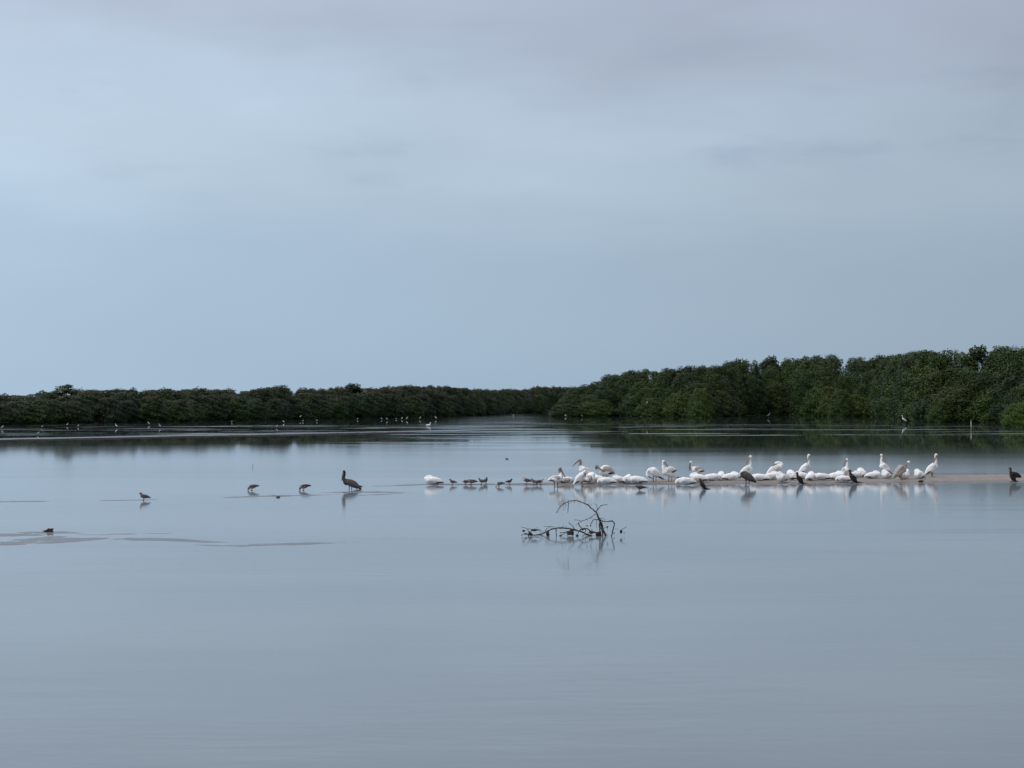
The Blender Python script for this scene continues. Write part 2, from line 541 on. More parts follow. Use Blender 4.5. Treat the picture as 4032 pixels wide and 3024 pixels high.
bank('left_shore_ground', LEFT_BASE, 900)
bank('right_shore_ground', RIGHT_BASE, 60)

# ------------------------------------------------------------------ mangrove trees
def ico(sub=2):
    bm = bmesh.new()
    bmesh.ops.create_icosphere(bm, subdivisions=sub, radius=1)
    v = np.array([x.co[:] for x in bm.verts])
    f = np.array([[y.index for y in x.verts] for x in bm.faces])
    bm.free()
    return v, f


ICO_V, ICO_F = ico(2)


def crown_mesh(seed, n_leaf, width=5.0, height=13.0, n_lobe=44, rlo=0.8, rhi=1.55, fill=0.3, leaf=(0.10, 0.22), sparse=False):
    """leaf faces on many uneven clumps, plus looser sprigs between them"""
    g = np.random.default_rng(seed)
    lean = g.uniform(-0.12, 0.12, 2) * width
    def girth(t):
        return width * (1.0 - 0.62 * t ** 2.4) * (0.82 + 0.18 * np.minimum(1, t / 0.25))
    cs, rs = [], []
    for i in range(n_lobe):
        tt = g.uniform(0.05, 0.95) if not sparse else g.uniform(0.55, 0.95)
        rad = girth(tt) * math.sqrt(g.uniform(0.08, 0.95)) * 0.88
        an = g.uniform(0, 2 * math.pi)
        r = g.uniform(rlo, rhi) * (1.1 - 0.35 * tt)
        cs.append((rad * math.cos(an) + lean[0] * tt, rad * math.sin(an) + lean[1] * tt, max(r * 0.8, tt * height - r * 0.4)))
        rs.append(r)
    cs, rs = np.array(cs), np.array(rs)
    cs[:, 2] *= (height - 0.1) / (cs[:, 2] + rs).max()
    prob = rs ** 2
    prob /= prob.sum()
    P, Nn, L = [], [], []
    need = n_leaf
    while need > 0:
        m_ = need * 2
        k = g.choice(n_lobe, size=m_, p=prob)
        d = g.normal(size=(m_, 3))
        d /= np.linalg.norm(d, axis=1)[:, None]
        lump = 1 + 0.16 * np.sin(d[:, 0] * 7 + k) * np.sin(d[:, 1] * 7 + 2 * k) + 0.12 * np.sin(d[:, 2] * 9 + k * 3)
        p = cs[k] + d * (rs[k] * lump * g.uniform(0.70, 1.22, size=m_))[:, None]
        # loose sprigs on the tree's own outline
        t_ = g.uniform(0.0, 0.97, m_)
        an = g.uniform(0, 2 * math.pi, m_)
        ro = girth(t_) * (0.92 + 0.16 * np.sin(an * 5 + seed + t_ * 9) * np.sin(t_ * 17 + seed)) * g.uniform(0.75, 1.1, m_)
        q = np.stack([ro * np.cos(an) + lean[0] * t_, ro * np.sin(an) + lean[1] * t_, t_ * height * 0.95], 1)
        qn = np.stack([np.cos(an), np.sin(an), 0.25 + t_ ** 2], 1)
        qn /= np.linalg.norm(qn, axis=1)[:, None]
        loose = (g.uniform(0, 1, m_) < fill)[:, None]
        if not sparse:
            p = np.where(loose, q, p); d = np.where(loose, qn, d)
        dist = np.linalg.norm((p[:, None, :] - cs[None]) / rs[None, :, None], axis=2)
        inside = (dist < 0.70).sum(1) > 0
        keep = (~inside) & (p[:, 2] > 0.05)
        P.append(p[keep][:need]); Nn.append(d[keep][:need]); L.append(k[keep][:need])
        need -= len(P[-1])
    P, Nn, L = np.concatenate(P), np.concatenate(Nn), np.concatenate(L)
    n = len(P)
    nr = Nn * 1.0 + g.normal(size=(n, 3)) * 0.48 + np.array([0, 0, 0.25])
    nr /= np.linalg.norm(nr, axis=1)[:, None]
    a = np.cross(nr, g.normal(size=(n, 3)))
    a /= np.linalg.norm(a, axis=1)[:, None]
    b = np.cross(nr, a)
    s1 = g.uniform(leaf[0], leaf[1], n)[:, None]
    s2 = s1 * g.uniform(0.45, 0.75, n)[:, None]
    V = np.stack([P - a * s1, P + b * s2, P + a * s1, P - b * s2], 1).reshape(-1, 3)
    Fc = np.arange(n * 4).reshape(-1, 4)
    me = from_np('crown', V, Fc, False)
    lobe_t = g.uniform(0, 1, n_lobe)[L]
    v = np.clip(0.76 * lobe_t + 0.24 * g.uniform(0, 1, n), 0, 1)
    # russet new shoots on the outermost sprigs
    top = np.clip((P[:, 2] / height - (0.84 if height > 8 else 0.78)) / 0.16, 0, 1)
    rus = np.clip(top * g.uniform(0.2, 1.0, n) * (0.5 if height > 8 else 0.85) + (g.uniform(0, 1, n) > 0.96) * 0.4, 0, 1)
    colr = np.stack([v, rus, np.zeros(n), np.ones(n)], 1).astype(np.float32)
    attr = me.color_attributes.new('tint', 'FLOAT_COLOR', 'CORNER')
    attr.data.foreach_set('color', np.repeat(colr, 4, axis=0).ravel())
    me.materials.append(M['leaves'])
    return me, cs, rs


def tube_data(pts, radii, sides=6):
    """verts and faces of a tapered tube through pts, ends closed"""
    pts = [Vector(p) for p in pts]
    V, Fc = [], []
    n = len(pts)
    prev = None
    for i, p in enumerate(pts):
        tn = (pts[min(i + 1, n - 1)] - pts[max(i - 1, 0)]).normalized()
        ref = Vector((0.13, 0.97, 0.2)) if prev is None else prev
        u = tn.cross(ref)
        if u.length < 1e-4:
            u = tn.cross(Vector((1, 0, 0)))
        u.normalize()
        v = tn.cross(u).normalized()
        prev = v.cross(tn) if False else ref
        for k in range(sides):
            an = 2 * math.pi * k / sides
            V.append(tuple(p + (u * math.cos(an) + v * math.sin(an)) * radii[i]))
    for i in range(n - 1):
        for k in range(sides):
            a, b = i * sides + k, i * sides + (k + 1) % sides
            Fc.append((a, b, b + sides, a + sides))
    Fc.append(tuple(range(sides - 1, -1, -1)))
    Fc.append(tuple(range((n - 1) * sides, n * sides)))
    return V, Fc


def merge(parts):
    V, Fc = [], []
    for v, f in parts:
        o = len(V)
        V += list(v)
        Fc += [tuple(i + o for i in x) for x in f]
    return V, Fc


def trunk_mesh(seed, cs, height):
    g = random.Random(seed)
    parts = []
    top = Vector((g.uniform(-.5, .5), g.uniform(-.5, .5), height * 0.78))
    pts = [Vector((0, 0, 0.7)).lerp(top, i / 6) + Vector((g.uniform(-.15, .15), g.uniform(-.15, .15), 0)) for i in range(7)]
    parts.append(tube_data(pts, [0.2 - 0.026 * i for i in range(7)], 7))
    for i in range(10):
        c = Vector(cs[g.randrange(len(cs))])
        s = pts[g.randrange(1, 6)]
        mid = s.lerp(c, 0.5) + Vector((0, 0, 0.25))
        parts.append(tube_data([s, mid, c], [0.07, 0.05, 0.02], 5))
    for i in range(9):                       # arching prop roots
        an = g.uniform(0, 6.28)
        r = g.uniform(1.0, 2.4)
        e = Vector((math.cos(an) * r, math.sin(an) * r, -0.3))
        s = Vector((0, 0, g.uniform(0.8, 1.9)))
        mid = s.lerp(e, 0.55) + Vector((0, 0, 0.5))
        parts.append(tube_data([s, mid, e], [0.06, 0.05, 0.04], 5))
    me = from_np('trunk', *merge(parts))
    me.materials.append(M['bark'])
    return me


PROTO, LOW = [], []
for s in range(8):                                       # tall mangroves of the right-hand wood
    cm, cs, rs = crown_mesh(100 + s, 18000, width=4.6 + 0.3 * (s % 3))
    PROTO.append((cm, trunk_mesh(200 + s, cs, 13.0), 13.0))
for s in range(8):                                       # lower, closer-leaved ones of the left wood
    cm, cs, rs = crown_mesh(120 + s, 14000, 3.5 + 0.25 * (s % 3), 7.0, 46, 0.5, 0.95, 0.45, (0.085, 0.18))
    LOW.append((cm, trunk_mesh(220 + s, cs, 7.0), 7.0))
SPARSE = []
for s in range(3):
    cm, cs, rs = crown_mesh(150 + s, 2600, 2.0, 10.0, 16, 0.45, 0.9, 0, (0.09, 0.2), True)
    SPARSE.append((cm, trunk_mesh(250 + s, cs, 10.0), 10.0))


def tree(x, y, h, wscale, label, group, tint=(1, 1, 1), proto=None, z=-0.05, name='mangrove_tree'):
    cm, tm, h0 = proto or PROTO[rng.randrange(len(PROTO))]
    o = empty(name, (x, y, z), rng.uniform(0, 6.28))
    o.scale = (wscale, wscale, h / h0)
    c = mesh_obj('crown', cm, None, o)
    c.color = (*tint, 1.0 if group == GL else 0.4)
    mesh_obj('trunk', tm, None, o)
    tag(o, label, 'tree', group)
    return o


def row(base, x0, x1, back, step, hf, wf, label, group, sky, tint=(1, 1, 1), jit=1.5, left=False):
    """trees along a shoreline, `back` metres behind it; hf = share of the skyline height"""
    xs = np.linspace(x0, x1, 800)
    pts = []
    for x in xs:
        p = on_plane(x, interp(base, x))
        dr = Vector((p.x, p.y, 0)).normalized()
        pts.append((x, p + dr * back))
    acc, last, k = step, None, 0
    for x, p in pts:
        if last is not None:
            acc += (p - last).length
        last = p
        if acc < step:
            continue
        acc = rng.uniform(-0.15, 0.15) * step
        q = p + Vector((rng.uniform(-jit, jit), rng.uniform(-jit, jit), 0))
        px = q.x / q.y * F_PX + W_PX / 2
        h = height_at(px, interp(sky, px), q.y) * hf * (rng.uniform(0.98, 1.035) if hf > 0.96 else rng.uniform(0.86, 1.12))
        if h < 1.5 or (base is RIGHT_BASE and hf < 0.6 and 2890 < px < 3170):      # a dark hollow in the front of the wood
            continue
        tt = [c * rng.uniform(0.9, 1.1) for c in tint]
        seg = min(2, max(0, int((px - (0 if base is LEFT_BASE else 2225)) / (750 if base is LEFT_BASE else 600))))
        lab = label + ', ' + ('left part', 'middle part', 'right part')[seg]
        tree(q.x, q.y, h, wf * rng.uniform(0.88, 1.15), lab, group, tt, rng.choice(LOW if base is LEFT_BASE or hf < 0.5 else PROTO))
        k += 1
    return k


LSKY = [p for p in SKYLINE if p[0] < 2180] + LEFT_SKY_TAIL
GL, GR = 'mangroves of the far left wood', 'mangroves of the right-hand wood'
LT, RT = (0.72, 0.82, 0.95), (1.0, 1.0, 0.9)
n = 0
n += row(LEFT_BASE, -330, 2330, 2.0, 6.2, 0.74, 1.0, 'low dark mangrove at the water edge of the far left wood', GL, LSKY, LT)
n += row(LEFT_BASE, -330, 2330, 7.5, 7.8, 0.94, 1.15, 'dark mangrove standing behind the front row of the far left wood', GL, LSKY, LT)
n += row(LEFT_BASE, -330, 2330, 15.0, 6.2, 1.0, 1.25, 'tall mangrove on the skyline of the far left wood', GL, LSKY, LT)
RSKY = [(2200, 1600), (2215, 1560), (2240, 1530)] + [p for p in SKYLINE if p[0] > 2250]
n += row(RIGHT_BASE, 2225, 4150, 1.5, 7.4, 0.46, 1.2, 'low green mangrove at the water edge of the right-hand wood', GR, RSKY, (1.15, 1.12, 0.85))
n += row(RIGHT_BASE, 2245, 4190, 6.5, 7.8, 0.70, 0.95, 'green mangrove in the second row of the right-hand wood', GR, RSKY, RT)
n += row(RIGHT_BASE, 2265, 4230, 13.0, 8.8, 0.89, 1.08, 'tall mangrove in the third row of the right-hand wood', GR, RSKY, RT)
n += row(RIGHT_BASE, 2285, 4270, 21.0, 6.4, 1.0, 1.10, 'tall mangrove on the skyline of the right-hand wood', GR, RSKY, (0.95, 0.95, 0.9))
print('TREES', n)
# single bushes and crowns that stand out
for px, py, top, wid, tint, lab in (
        (2763, 1645, 1520, 0.62, (1.5, 1.38, 0.75), 'bright yellow-green mangrove bush jutting into the water left of the dark hollow'),
        (3310, 1641, 1530, 0.70, (1.4, 1.3, 0.8), 'pale green mangrove bush at the right end of the dark hollow'),
        (3700, 1663, 1560, 0.52, (1.7, 1.45, 0.7), 'small yellow-green mangrove bush between the larger egret and the white post'),
        (4020, 1682, 1580, 0.55, (1.5, 1.5, 0.8), 'near mangrove bush cut by the right edge of the picture'),
        (2660, 1641, 1540, 0.6, (1.3, 1.25, 0.8), 'olive mangrove bush just left of the bright yellow-green bush')):
    p = on_plane(px, py)
    dr = Vector((p.x, p.y, 0)).normalized()
    p = p + dr * 0.5
    tree(p.x, p.y, height_at(px, top, p.y), wid * 1.3, lab, GR, tint, rng.choice(LOW))
for px, top, lab in ((3840, 1354, 'thin twiggy tree rising above the skyline near the right edge'),
                     (3030, 1396, 'grey-green tree rising above the skyline over the dark hollow'),
                     (2916, 1408, 'round dark treetop above the skyline left of the grey-green one'),
                     (2470, 1455, 'small round treetop on the rising slope of the right wood'),
                     (1395, 1506, 'pale tuft of a tree rising highest over the middle of the left wood'),
                     (250, 1510, 'tallest tuft over the left end of the left wood')):
    b_ = RIGHT_BASE if px > 2250 else LEFT_BASE
    p = on_plane(px, interp(b_, px))
    dr = Vector((p.x, p.y, 0)).normalized()
    p = p + dr * (23.0 if px > 2250 else 14.0)
    tree(p.x, p.y, height_at(px, top, p.y) * 0.99, 1.7, lab, GR if px > 2250 else GL, (0.9, 0.95, 1.0), SPARSE[int(px) % 3])

# ------------------------------------------------------------------ birds
def catmull(pts, per=6):
    pts = [np.array(p, float) for p in pts]
    q = [2 * pts[0] - pts[1]] + pts + [2 * pts[-1] - pts[-2]]
    out = []
    for i in range(1, len(q) - 2):
        for k in range(per):
            t = k / per
            a, b, c, d = q[i - 1], q[i], q[i + 1], q[i + 2]
            out.append(0.5 * ((2 * b) + (c - a) * t + (2 * a - 5 * b + 4 * c - d) * t * t + (3 * b - a - 3 * c + d) * t ** 3))
    out.append(pts[-1])
    return out


def ellipsoid(c, r, tilt=0.0):
    v = ICO_V * np.array(r)
    a = R(tilt)
    x = v[:, 0] * math.cos(a) - v[:, 2] * math.sin(a)
    z = v[:, 0] * math.sin(a) + v[:, 2] * math.cos(a)
    return np.stack([x, v[:, 1], z], 1) + np.array(c), ICO_F


def chain(pts):
    """overlapping balls along a smooth spine of (x, y, z, r)"""
    out = []
    for p in catmull(pts, 7):
        out.append(ellipsoid(p[:3], (max(p[3], 0.004),) * 3))
    return out


def fuse(name, parts, mir, voxel):
    V, Fc, o = [], [], 0
    for v, f in parts:
        V.append(v); Fc.append(f + o); o += len(v)
    V, Fc = np.concatenate(V), np.concatenate(Fc)
    if mir:
        V = V * np.array([-1, 1, 1]); Fc = Fc[:, ::-1]
    me = from_np('raw', V, Fc)
    ob = bpy.data.objects.new('raw', me)
    C.objects.link(ob)
    md = ob.modifiers.new('r', 'REMESH'); md.mode = 'VOXEL'; md.voxel_size = voxel
    sm = ob.modifiers.new('s', 'SMOOTH'); sm.iterations = 4; sm.factor = 0.5
    dg = bpy.context.evaluated_depsgraph_get()
    res = bpy.data.meshes.new_from_object(ob.evaluated_get(dg))
    C.objects.unlink(ob); bpy.data.objects.remove(ob); bpy.data.meshes.remove(me)
    res.name = name
    res.polygons.foreach_set('use_smooth', [True] * len(res.polygons))
    res.materials.clear()
    return res


def wing_mesh(S, E, hh, thick, side, mir, droop=0.0):
    """folded wing: a thin pointed shield from shoulder S to tip E (x, z), lying at y = side"""
    S, E = np.array(S, float), np.array(E, float)
    ax = E - S
    L = np.linalg.norm(ax); ax /= L
    up = np.array([-ax[1], ax[0]])
    if up[1] < 0:
        up = -up
    V, Fc = [], []
    nu, nv = 11, 8
    for i in range(nu):
        u = i / (nu - 1)
        prof = (math.sin(math.pi * min(1, u * 0.62 + 0.16)) ** 0.8) * (1 - 0.72 * u ** 3)
        h = hh * max(prof, 0.06)
        th = thick * (1 - 0.75 * u)
        c = S + ax * L * u
        yo = side * (1 - 0.55 * u ** 1.5)
        for k in range(nv):
            a = 2 * math.pi * k / nv
            q = c + up * (h * math.sin(a) - droop * u)
            V.append((q[0], yo + th * math.cos(a) * (1 if side > 0 else -1) - 0.10 * side * abs(math.sin(a)) ** 2, q[1]))
    for i in range(nu - 1):
        for k in range(nv):
            a, b = i * nv + k, i * nv + (k + 1) % nv
            Fc.append((a, b, b + nv, a + nv))
    Fc.append(tuple(range(nv)))
    Fc.append(tuple(range((nu - 1) * nv, nu * nv)))
    V = np.array(V)
    if mir:
        V = V * np.array([-1, 1, 1])
    me = from_np('wing', V, Fc)
    bm = bmesh.new(); bm.from_mesh(me)
    bmesh.ops.recalc_face_normals(bm, faces=bm.faces)
    bm.to_mesh(me); bm.free()
    return me


def tube_mesh(name, pts, mir, sides=7, flat=1.0):
    """tapered tube through (x, y, z, r)"""
    q = catmull(pts, 4)
    s = -1 if mir else 1
    V, Fc = tube_data([(p[0] * s, p[1], p[2]) for p in q], [max(p[3], 0.002) for p in q], sides)
    me = from_np(name, V, Fc)
    bm = bmesh.new(); bm.from_mesh(me)
    bmesh.ops.recalc_face_normals(bm, faces=bm.faces)
    bm.to_mesh(me); bm.free()
    return me


# every pose is drawn facing right (+x), feet at z = 0; lengths in metres
POSE = {}
# white pelican, neck up, bill laid down against the breast
POSE['alert'] = dict(
    body=[((0.0, 0, .36), (.30, .155, .165), 38), ((.12, 0, .45), (.15, .14, .17), 60)],
    spine=[(.13, 0, .50, .11), (.19, 0, .63, .062), (.185, 0, .75, .048), (.165, 0, .86, .046), (.185, -.01, .935, .056), (.205, -.02, .935, .048)],
    tail=[(-.18, 0, .22, .09), (-.26, 0, .10, .05), (-.29, 0, .05, .02)],
    bill=[(.195, -.045, .925, .026), (.13, -.11, .76, .026), (.05, -.14, .56, .012)],
    wing=((.12, .53), (-.28, .10), .13, .05, .125), legs=(-.01, .07, .24))
POSE['alert_side'] = dict(POSE['alert'],
    bill=[(.165, -.03, .93, .026), (.07, -.06, .77, .027), (.0, -.08, .60, .012)])
# neck drawn back in an S, bill down on the breast
POSE['stand_low'] = dict(
    body=[((0, 0, .335), (.27, .15, .145), 2), ((.14, 0, .36), (.14, .13, .14), 20)],
    spine=[(.17, 0, .38, .10), (.205, 0, .50, .06), (.15, 0, .60, .048), (.125, 0, .69, .048), (.155, -.01, .74, .056), (.18, -.01, .735, .046)],
    tail=[(-.2, 0, .33, .08), (-.30, 0, .29, .045), (-.34, 0, .27, .02)],
    bill=[(.185, -.02, .725, .027), (.27, -.04, .56, .026), (.36, -.05, .39, .012)],
    wing=((.13, .40), (-.30, .27), .125, .05, .12), legs=(-.07, .06, .26))
POSE['bill_out'] = dict(
    body=[((-.02, 0, .37), (.29, .15, .15), 24), ((.12, 0, .43), (.14, .13, .15), 40)],
    spine=[(.15, 0, .48, .10), (.215, 0, .60, .06), (.20, 0, .69, .05), (.215, 0, .77, .052), (.24, 0, .80, .05)],
    tail=[(-.22, 0, .27, .08), (-.31, 0, .20, .045), (-.34, 0, .17, .02)],
    bill=[(.255, -.01, .80, .028), (.37, -.02, .70, .025), (.51, -.03, .56, .012)],
    wing=((.10, .49), (-.30, .20), .13, .05, .12), legs=(-.03, .07, .24))
POSE['preen_breast'] = dict(
    body=[((0, 0, .31), (.25, .15, .15), 42), ((.06, 0, .40), (.15, .14, .15), 50)],
    spine=[(.09, 0, .45, .10), (.17, 0, .53, .065), (.19, -.04, .57, .056), (.15, -.09, .56, .056), (.12, -.12, .54, .046)],
    tail=[(-.15, 0, .19, .08), (-.23, 0, .11, .045), (-.27, 0, .08, .02)],
    bill=[(.12, -.12, .545, .030), (.16, -.155, .45, .028), (.19, -.17, .34, .012)],
    wing=((.07, .45), (-.22, .12), .12, .05, .13), legs=(.04, .12, .22))
POSE['hunch_preen'] = dict(
    body=[((-.04, 0, .34), (.27, .16, .17), 6), ((-.06, 0, .44), (.20, .15, .15), 4)],
    spine=[(.10, 0, .40, .11), (.22, 0, .42, .065), (.29, 0, .46, .05), (.30, -.03, .52, .05), (.285, -.05, .545, .052), (.26, -.07, .53, .046)],
    tail=[(-.25, 0, .32, .07), (-.34, 0, .30, .04), (-.38, 0, .29, .02)],
    bill=[(.26, -.08, .525, .027), (.15, -.16, .44, .027), (.05, -.19, .35, .012)],
    wing=((.07, .46), (-.36, .31), .16, .05, .14), legs=(-.06, .05, .24))
POSE['bow'] = dict(
    body=[((0, 0, .36), (.27, .155, .16), 34), ((.06, 0, .44), (.17, .14, .14), 10)],
    spine=[(.12, 0, .46, .11), (.24, 0, .45, .07), (.315, -.01, .36, .052), (.325, -.03, .27, .052), (.30, -.04, .225, .05)],
    tail=[(-.2, 0, .23, .08), (-.31, 0, .13, .045), (-.36, 0, .09, .02)],
    bill=[(.31, -.045, .235, .028), (.20, -.08, .17, .026), (.08, -.10, .12, .012)],
    wing=((.10, .48), (-.33, .10), .13, .05, .13), legs=(-.02, .07, .24))
POSE['preen_back'] = dict(
    body=[((-.02, 0, .33), (.26, .16, .16), 25), ((.13, 0, .38), (.14, .13, .17), 60)],
    spine=[(.16, 0, .42, .115), (.22, 0, .54, .08), (.23, 0, .66, .05), (.245, -.01, .75, .047), (.225, -.02, .80, .054), (.205, -.02, .79, .046)],
    tail=[(-.2, 0, .23, .08), (-.28, 0, .15, .045), (-.32, 0, .11, .02)],
    bill=[(.205, -.03, .785, .027), (.12, -.10, .66, .027), (.03, -.14, .52, .012)],
    wing=((.12, .46), (-.30, .46), .15, .05, .15), legs=(-.10, .0, .22))
POSE['preen_stretch'] = dict(
    body=[((-.02, 0, .33), (.27, .155, .15), 40), ((.12, 0, .43), (.14, .13, .15), 50)],
    spine=[(.14, 0, .47, .10), (.21, 0, .54, .062), (.27, 0, .62, .05), (.33, 0, .69, .048), (.355, -.01, .735, .054), (.33, -.02, .73, .046)],
    tail=[(-.2, 0, .17, .08), (-.27, 0, .08, .045), (-.30, 0, .05, .02)],
    bill=[(.335, -.03, .72, .027), (.20, -.10, .63, .027), (.08, -.14, .54, .012)],
    wing=((.05, .60), (-.31, .10), .10, .05, .15), legs=(.0, .08, .22))
POSE['droop'] = dict(
    body=[((-.10, 0, .38), (.25, .155, .155), 0), ((.0, 0, .38), (.16, .13, .15), 10)],
    spine=[(.03, 0, .42, .10), (.15, 0, .46, .06), (.19, 0, .56, .048), (.15, 0, .64, .046), (.165, -.01, .70, .052), (.195, -.01, .69, .046)],
    tail=[(-.28, 0, .36, .07), (-.36, 0, .33, .04), (-.39, 0, .32, .02)],
    bill=[(.205, -.02, .68, .034), (.225, -.04, .52, .040), (.225, -.05, .32, .016)],
    wing=((.02, .45), (-.37, .34), .13, .05, .13), legs=(-.15, -.04, .24))
POSE['sleep_stand'] = dict(
    body=[((0, 0, .36), (.30, .16, .165), 22), ((.16, 0, .44), (.16, .15, .15), 20)],
    spine=[(.20, 0, .47, .12), (.25, 0, .55, .085), (.16, -.02, .61, .06), (.06, -.03, .61, .055), (.0, -.04, .58, .04)],
    tail=[(-.22, 0, .25, .09), (-.31, 0, .17, .05), (-.35, 0, .13, .02)],
    bill=[(.03, -.05, .58, .028), (-.08, -.08, .52, .024), (-.16, -.09, .47, .010)],
    wing=((.14, .48), (-.33, .16), .14, .05, .14), legs=(-.02, .06, .22))
POSE['sit_tuck'] = dict(
    body=[((0, 0, .145), (.31, .165, .145), 4), ((.14, 0, .16), (.18, .15, .14), 0)],
    spine=[(.2, 0, .18, .11), (.27, 0, .22, .075), (.20, -.02, .285, .058), (.10, -.03, .295, .055), (.05, -.04, .275, .042)],
    tail=[(-.24, 0, .12, .08), (-.33, 0, .08, .045), (-.37, 0, .06, .02)],
    bill=[(.08, -.06, .285, .026), (-.02, -.11, .255, .022), (-.09, -.13, .23, .010)],
    wing=((.16, .17), (-.35, .10), .115, .05, .15), legs=None)
POSE['sit_low'] = dict(
    body=[((0, 0, .13), (.34, .16, .135), 0), ((.10, 0, .15), (.2, .15, .13), -6)],
    spine=[(.22, 0, .16, .10), (.31, -.01, .15, .07), (.355, -.02, .085, .055), (.34, -.04, .05, .048)],
    tail=[(-.26, 0, .11, .08), (-.36, 0, .08, .045), (-.40, 0, .06, .02)],
    bill=[(.335, -.06, .06, .024), (.22, -.14, .05, .022), (.12, -.17, .045, .010)],
    wing=((.18, .16), (-.37, .09), .11, .05, .145), legs=None)
POSE['sit_round'] = dict(
    body=[((0, 0, .16), (.21, .18, .16), 0), ((.03, 0, .2), (.16, .15, .14), 10)],
    spine=[(.08, 0, .24, .10), (.12, -.03, .30, .07), (.05, -.05, .335, .06), (-.04, -.06, .31, .045)],
    tail=[(-.15, 0, .12, .08), (-.22, 0, .08, .045), (-.25, 0, .06, .02)],
    bill=[(.02, -.09, .32, .026), (-.05, -.13, .27, .022), (-.10, -.155, .22, .010)],
    wing=((.11, .2), (-.23, .09), .13, .05, .155), legs=None)
# brown pelicans
POSE['brown_alert'] = dict(
    body=[((-.02, 0, .34), (.30, .14, .125), 16), ((.13, 0, .36), (.13, .12, .12), 0)],
    spine=[(.17, 0, .39, .09), (.235, 0, .50, .048), (.20, 0, .61, .038), (.195, 0, .70, .038), (.215, -.01, .755, .048), (.235, -.01, .75, .04)],
    tail=[(-.25, 0, .24, .07), (-.36, 0, .14, .04), (-.42, 0, .09, .018)],
    bill=[(.24, -.02, .74, .022), (.275, -.03, .58, .022), (.30, -.03, .41, .010)],
    wing=((.12, .40), (-.38, .14), .115, .045, .12), legs=(-.06, .04, .24))
POSE['brown_tuck'] = dict(
    body=[((0, 0, .40), (.27, .15, .15), 28), ((.12, 0, .45), (.15, .13, .13), 20)],
    spine=[(.16, 0, .48, .09), (.22, 0, .50, .062), (.14, -.03, .555, .05), (.05, -.04, .555, .044)],
    tail=[(-.2, 0, .29, .08), (-.29, 0, .20, .045), (-.32, 0, .17, .02)],
    bill=[(.10, -.06, .55, .024), (.0, -.10, .51, .022), (-.08, -.12, .47, .010)],
    wing=((.15, .50), (-.31, .20), .14, .05, .13), legs=(-.05, .05, .28))
# gulls and other small birds
POSE['gull_stand'] = dict(
    body=[((0, 0, .155), (.115, .052, .052), 12), ((.05, 0, .168), (.06, .048, .05), 30)],
    spine=[(.07, 0, .185, .042), (.09, 0, .22, .031), (.10, 0, .245, .033), (.11, 0, .247, .028)],
    tail=[(-.08, 0, .135, .03), (-.15, 0, .115, .016), (-.19, 0, .105, .008)],
    bill=[(.125, 0, .245, .010), (.15, 0, .238, .008), (.172, 0, .225, .004)],
    wing=((.06, .185), (-.20, .115), .042, .02, .042), legs=(.0, .025, .12))
POSE['gull_feed'] = dict(
    body=[((0, 0, .15), (.115, .052, .052), -10), ((.05, 0, .145), (.06, .048, .05), -10)],
    spine=[(.07, 0, .145, .042), (.105, 0, .12, .031), (.125, 0, .085, .031), (.13, 0, .07, .026)],
    tail=[(-.08, 0, .165, .03), (-.15, 0, .18, .016), (-.2, 0, .185, .008)],
    bill=[(.13, 0, .06, .010), (.145, 0, .035, .008), (.155, 0, .008, .004)],
    wing=((.06, .165), (-.21, .18), .042, .02, .042), legs=(.0, .025, .12))
POSE['gull_rest'] = dict(
    body=[((0, 0, .13), (.115, .055, .055), 2), ((.05, 0, .14), (.065, .05, .052), 10)],
    spine=[(.07, 0, .155, .042), (.095, 0, .165, .033), (.115, 0, .165, .032), (.125, 0, .162, .026)],
    tail=[(-.08, 0, .13, .03), (-.15, 0, .125, .016), (-.19, 0, .12, .008)],
    bill=[(.14, 0, .158, .010), (.165, 0, .15, .008), (.19, 0, .14, .004)],
    wing=((.06, .15), (-.20, .125), .045, .02, .045), legs=(.0, .025, .09))
POSE['cormorant'] = dict(
    body=[((0, 0, .21), (.19, .085, .075), 56), ((.05, 0, .27), (.10, .075, .07), 60)],
    spine=[(.075, 0, .32, .055), (.115, 0, .385, .036), (.10, 0, .435, .032), (.115, 0, .475, .036), (.14, 0, .478, .028)],
    tail=[(-.10, 0, .075, .035), (-.20, 0, .045, .022), (-.33, 0, .035, .010)],
    bill=[(.155, 0, .478, .011), (.19, 0, .475, .008), (.215, 0, .462, .005)],
    wing=((.06, .32), (-.12, .07), .07, .03, .068), legs=(-.03, .01, .10))
POSE['cormorant_open'] = dict(
    body=[((0, 0, .22), (.18, .085, .075), 62), ((.03, 0, .28), (.10, .075, .07), 66)],
    spine=[(.05, 0, .33, .055), (.085, 0, .41, .034), (.075, 0, .48, .031), (.09, 0, .53, .035), (.11, 0, .535, .028)],
    tail=[(-.07, 0, .08, .035), (-.13, 0, .045, .022), (-.20, 0, .03, .010)],
    bill=[(.125, 0, .535, .011), (.155, 0, .535, .008), (.18, 0, .525, .005)],
    wing=((.04, .36), (-.30, .22), .085, .025, .075), legs=(-.03, .01, .10))
POSE['egret'] = dict(
    body=[((0, 0, .48), (.20, .08, .085), 28)],
    spine=[(.10, 0, .54, .07), (.17, 0, .63, .035), (.12, 0, .72, .026), (.16, 0, .82, .026), (.20, 0, .86, .034), (.23, 0, .86, .026)],
    tail=[(-.14, 0, .42, .05), (-.23, 0, .34, .03), (-.26, 0, .31, .015)],
    bill=[(.245, 0, .858, .016), (.31, 0, .845, .010), (.36, 0, .83, .004)],
    wing=((.10, .55), (-.25, .34), .075, .03, .07), legs=(-.02, .04, .42))
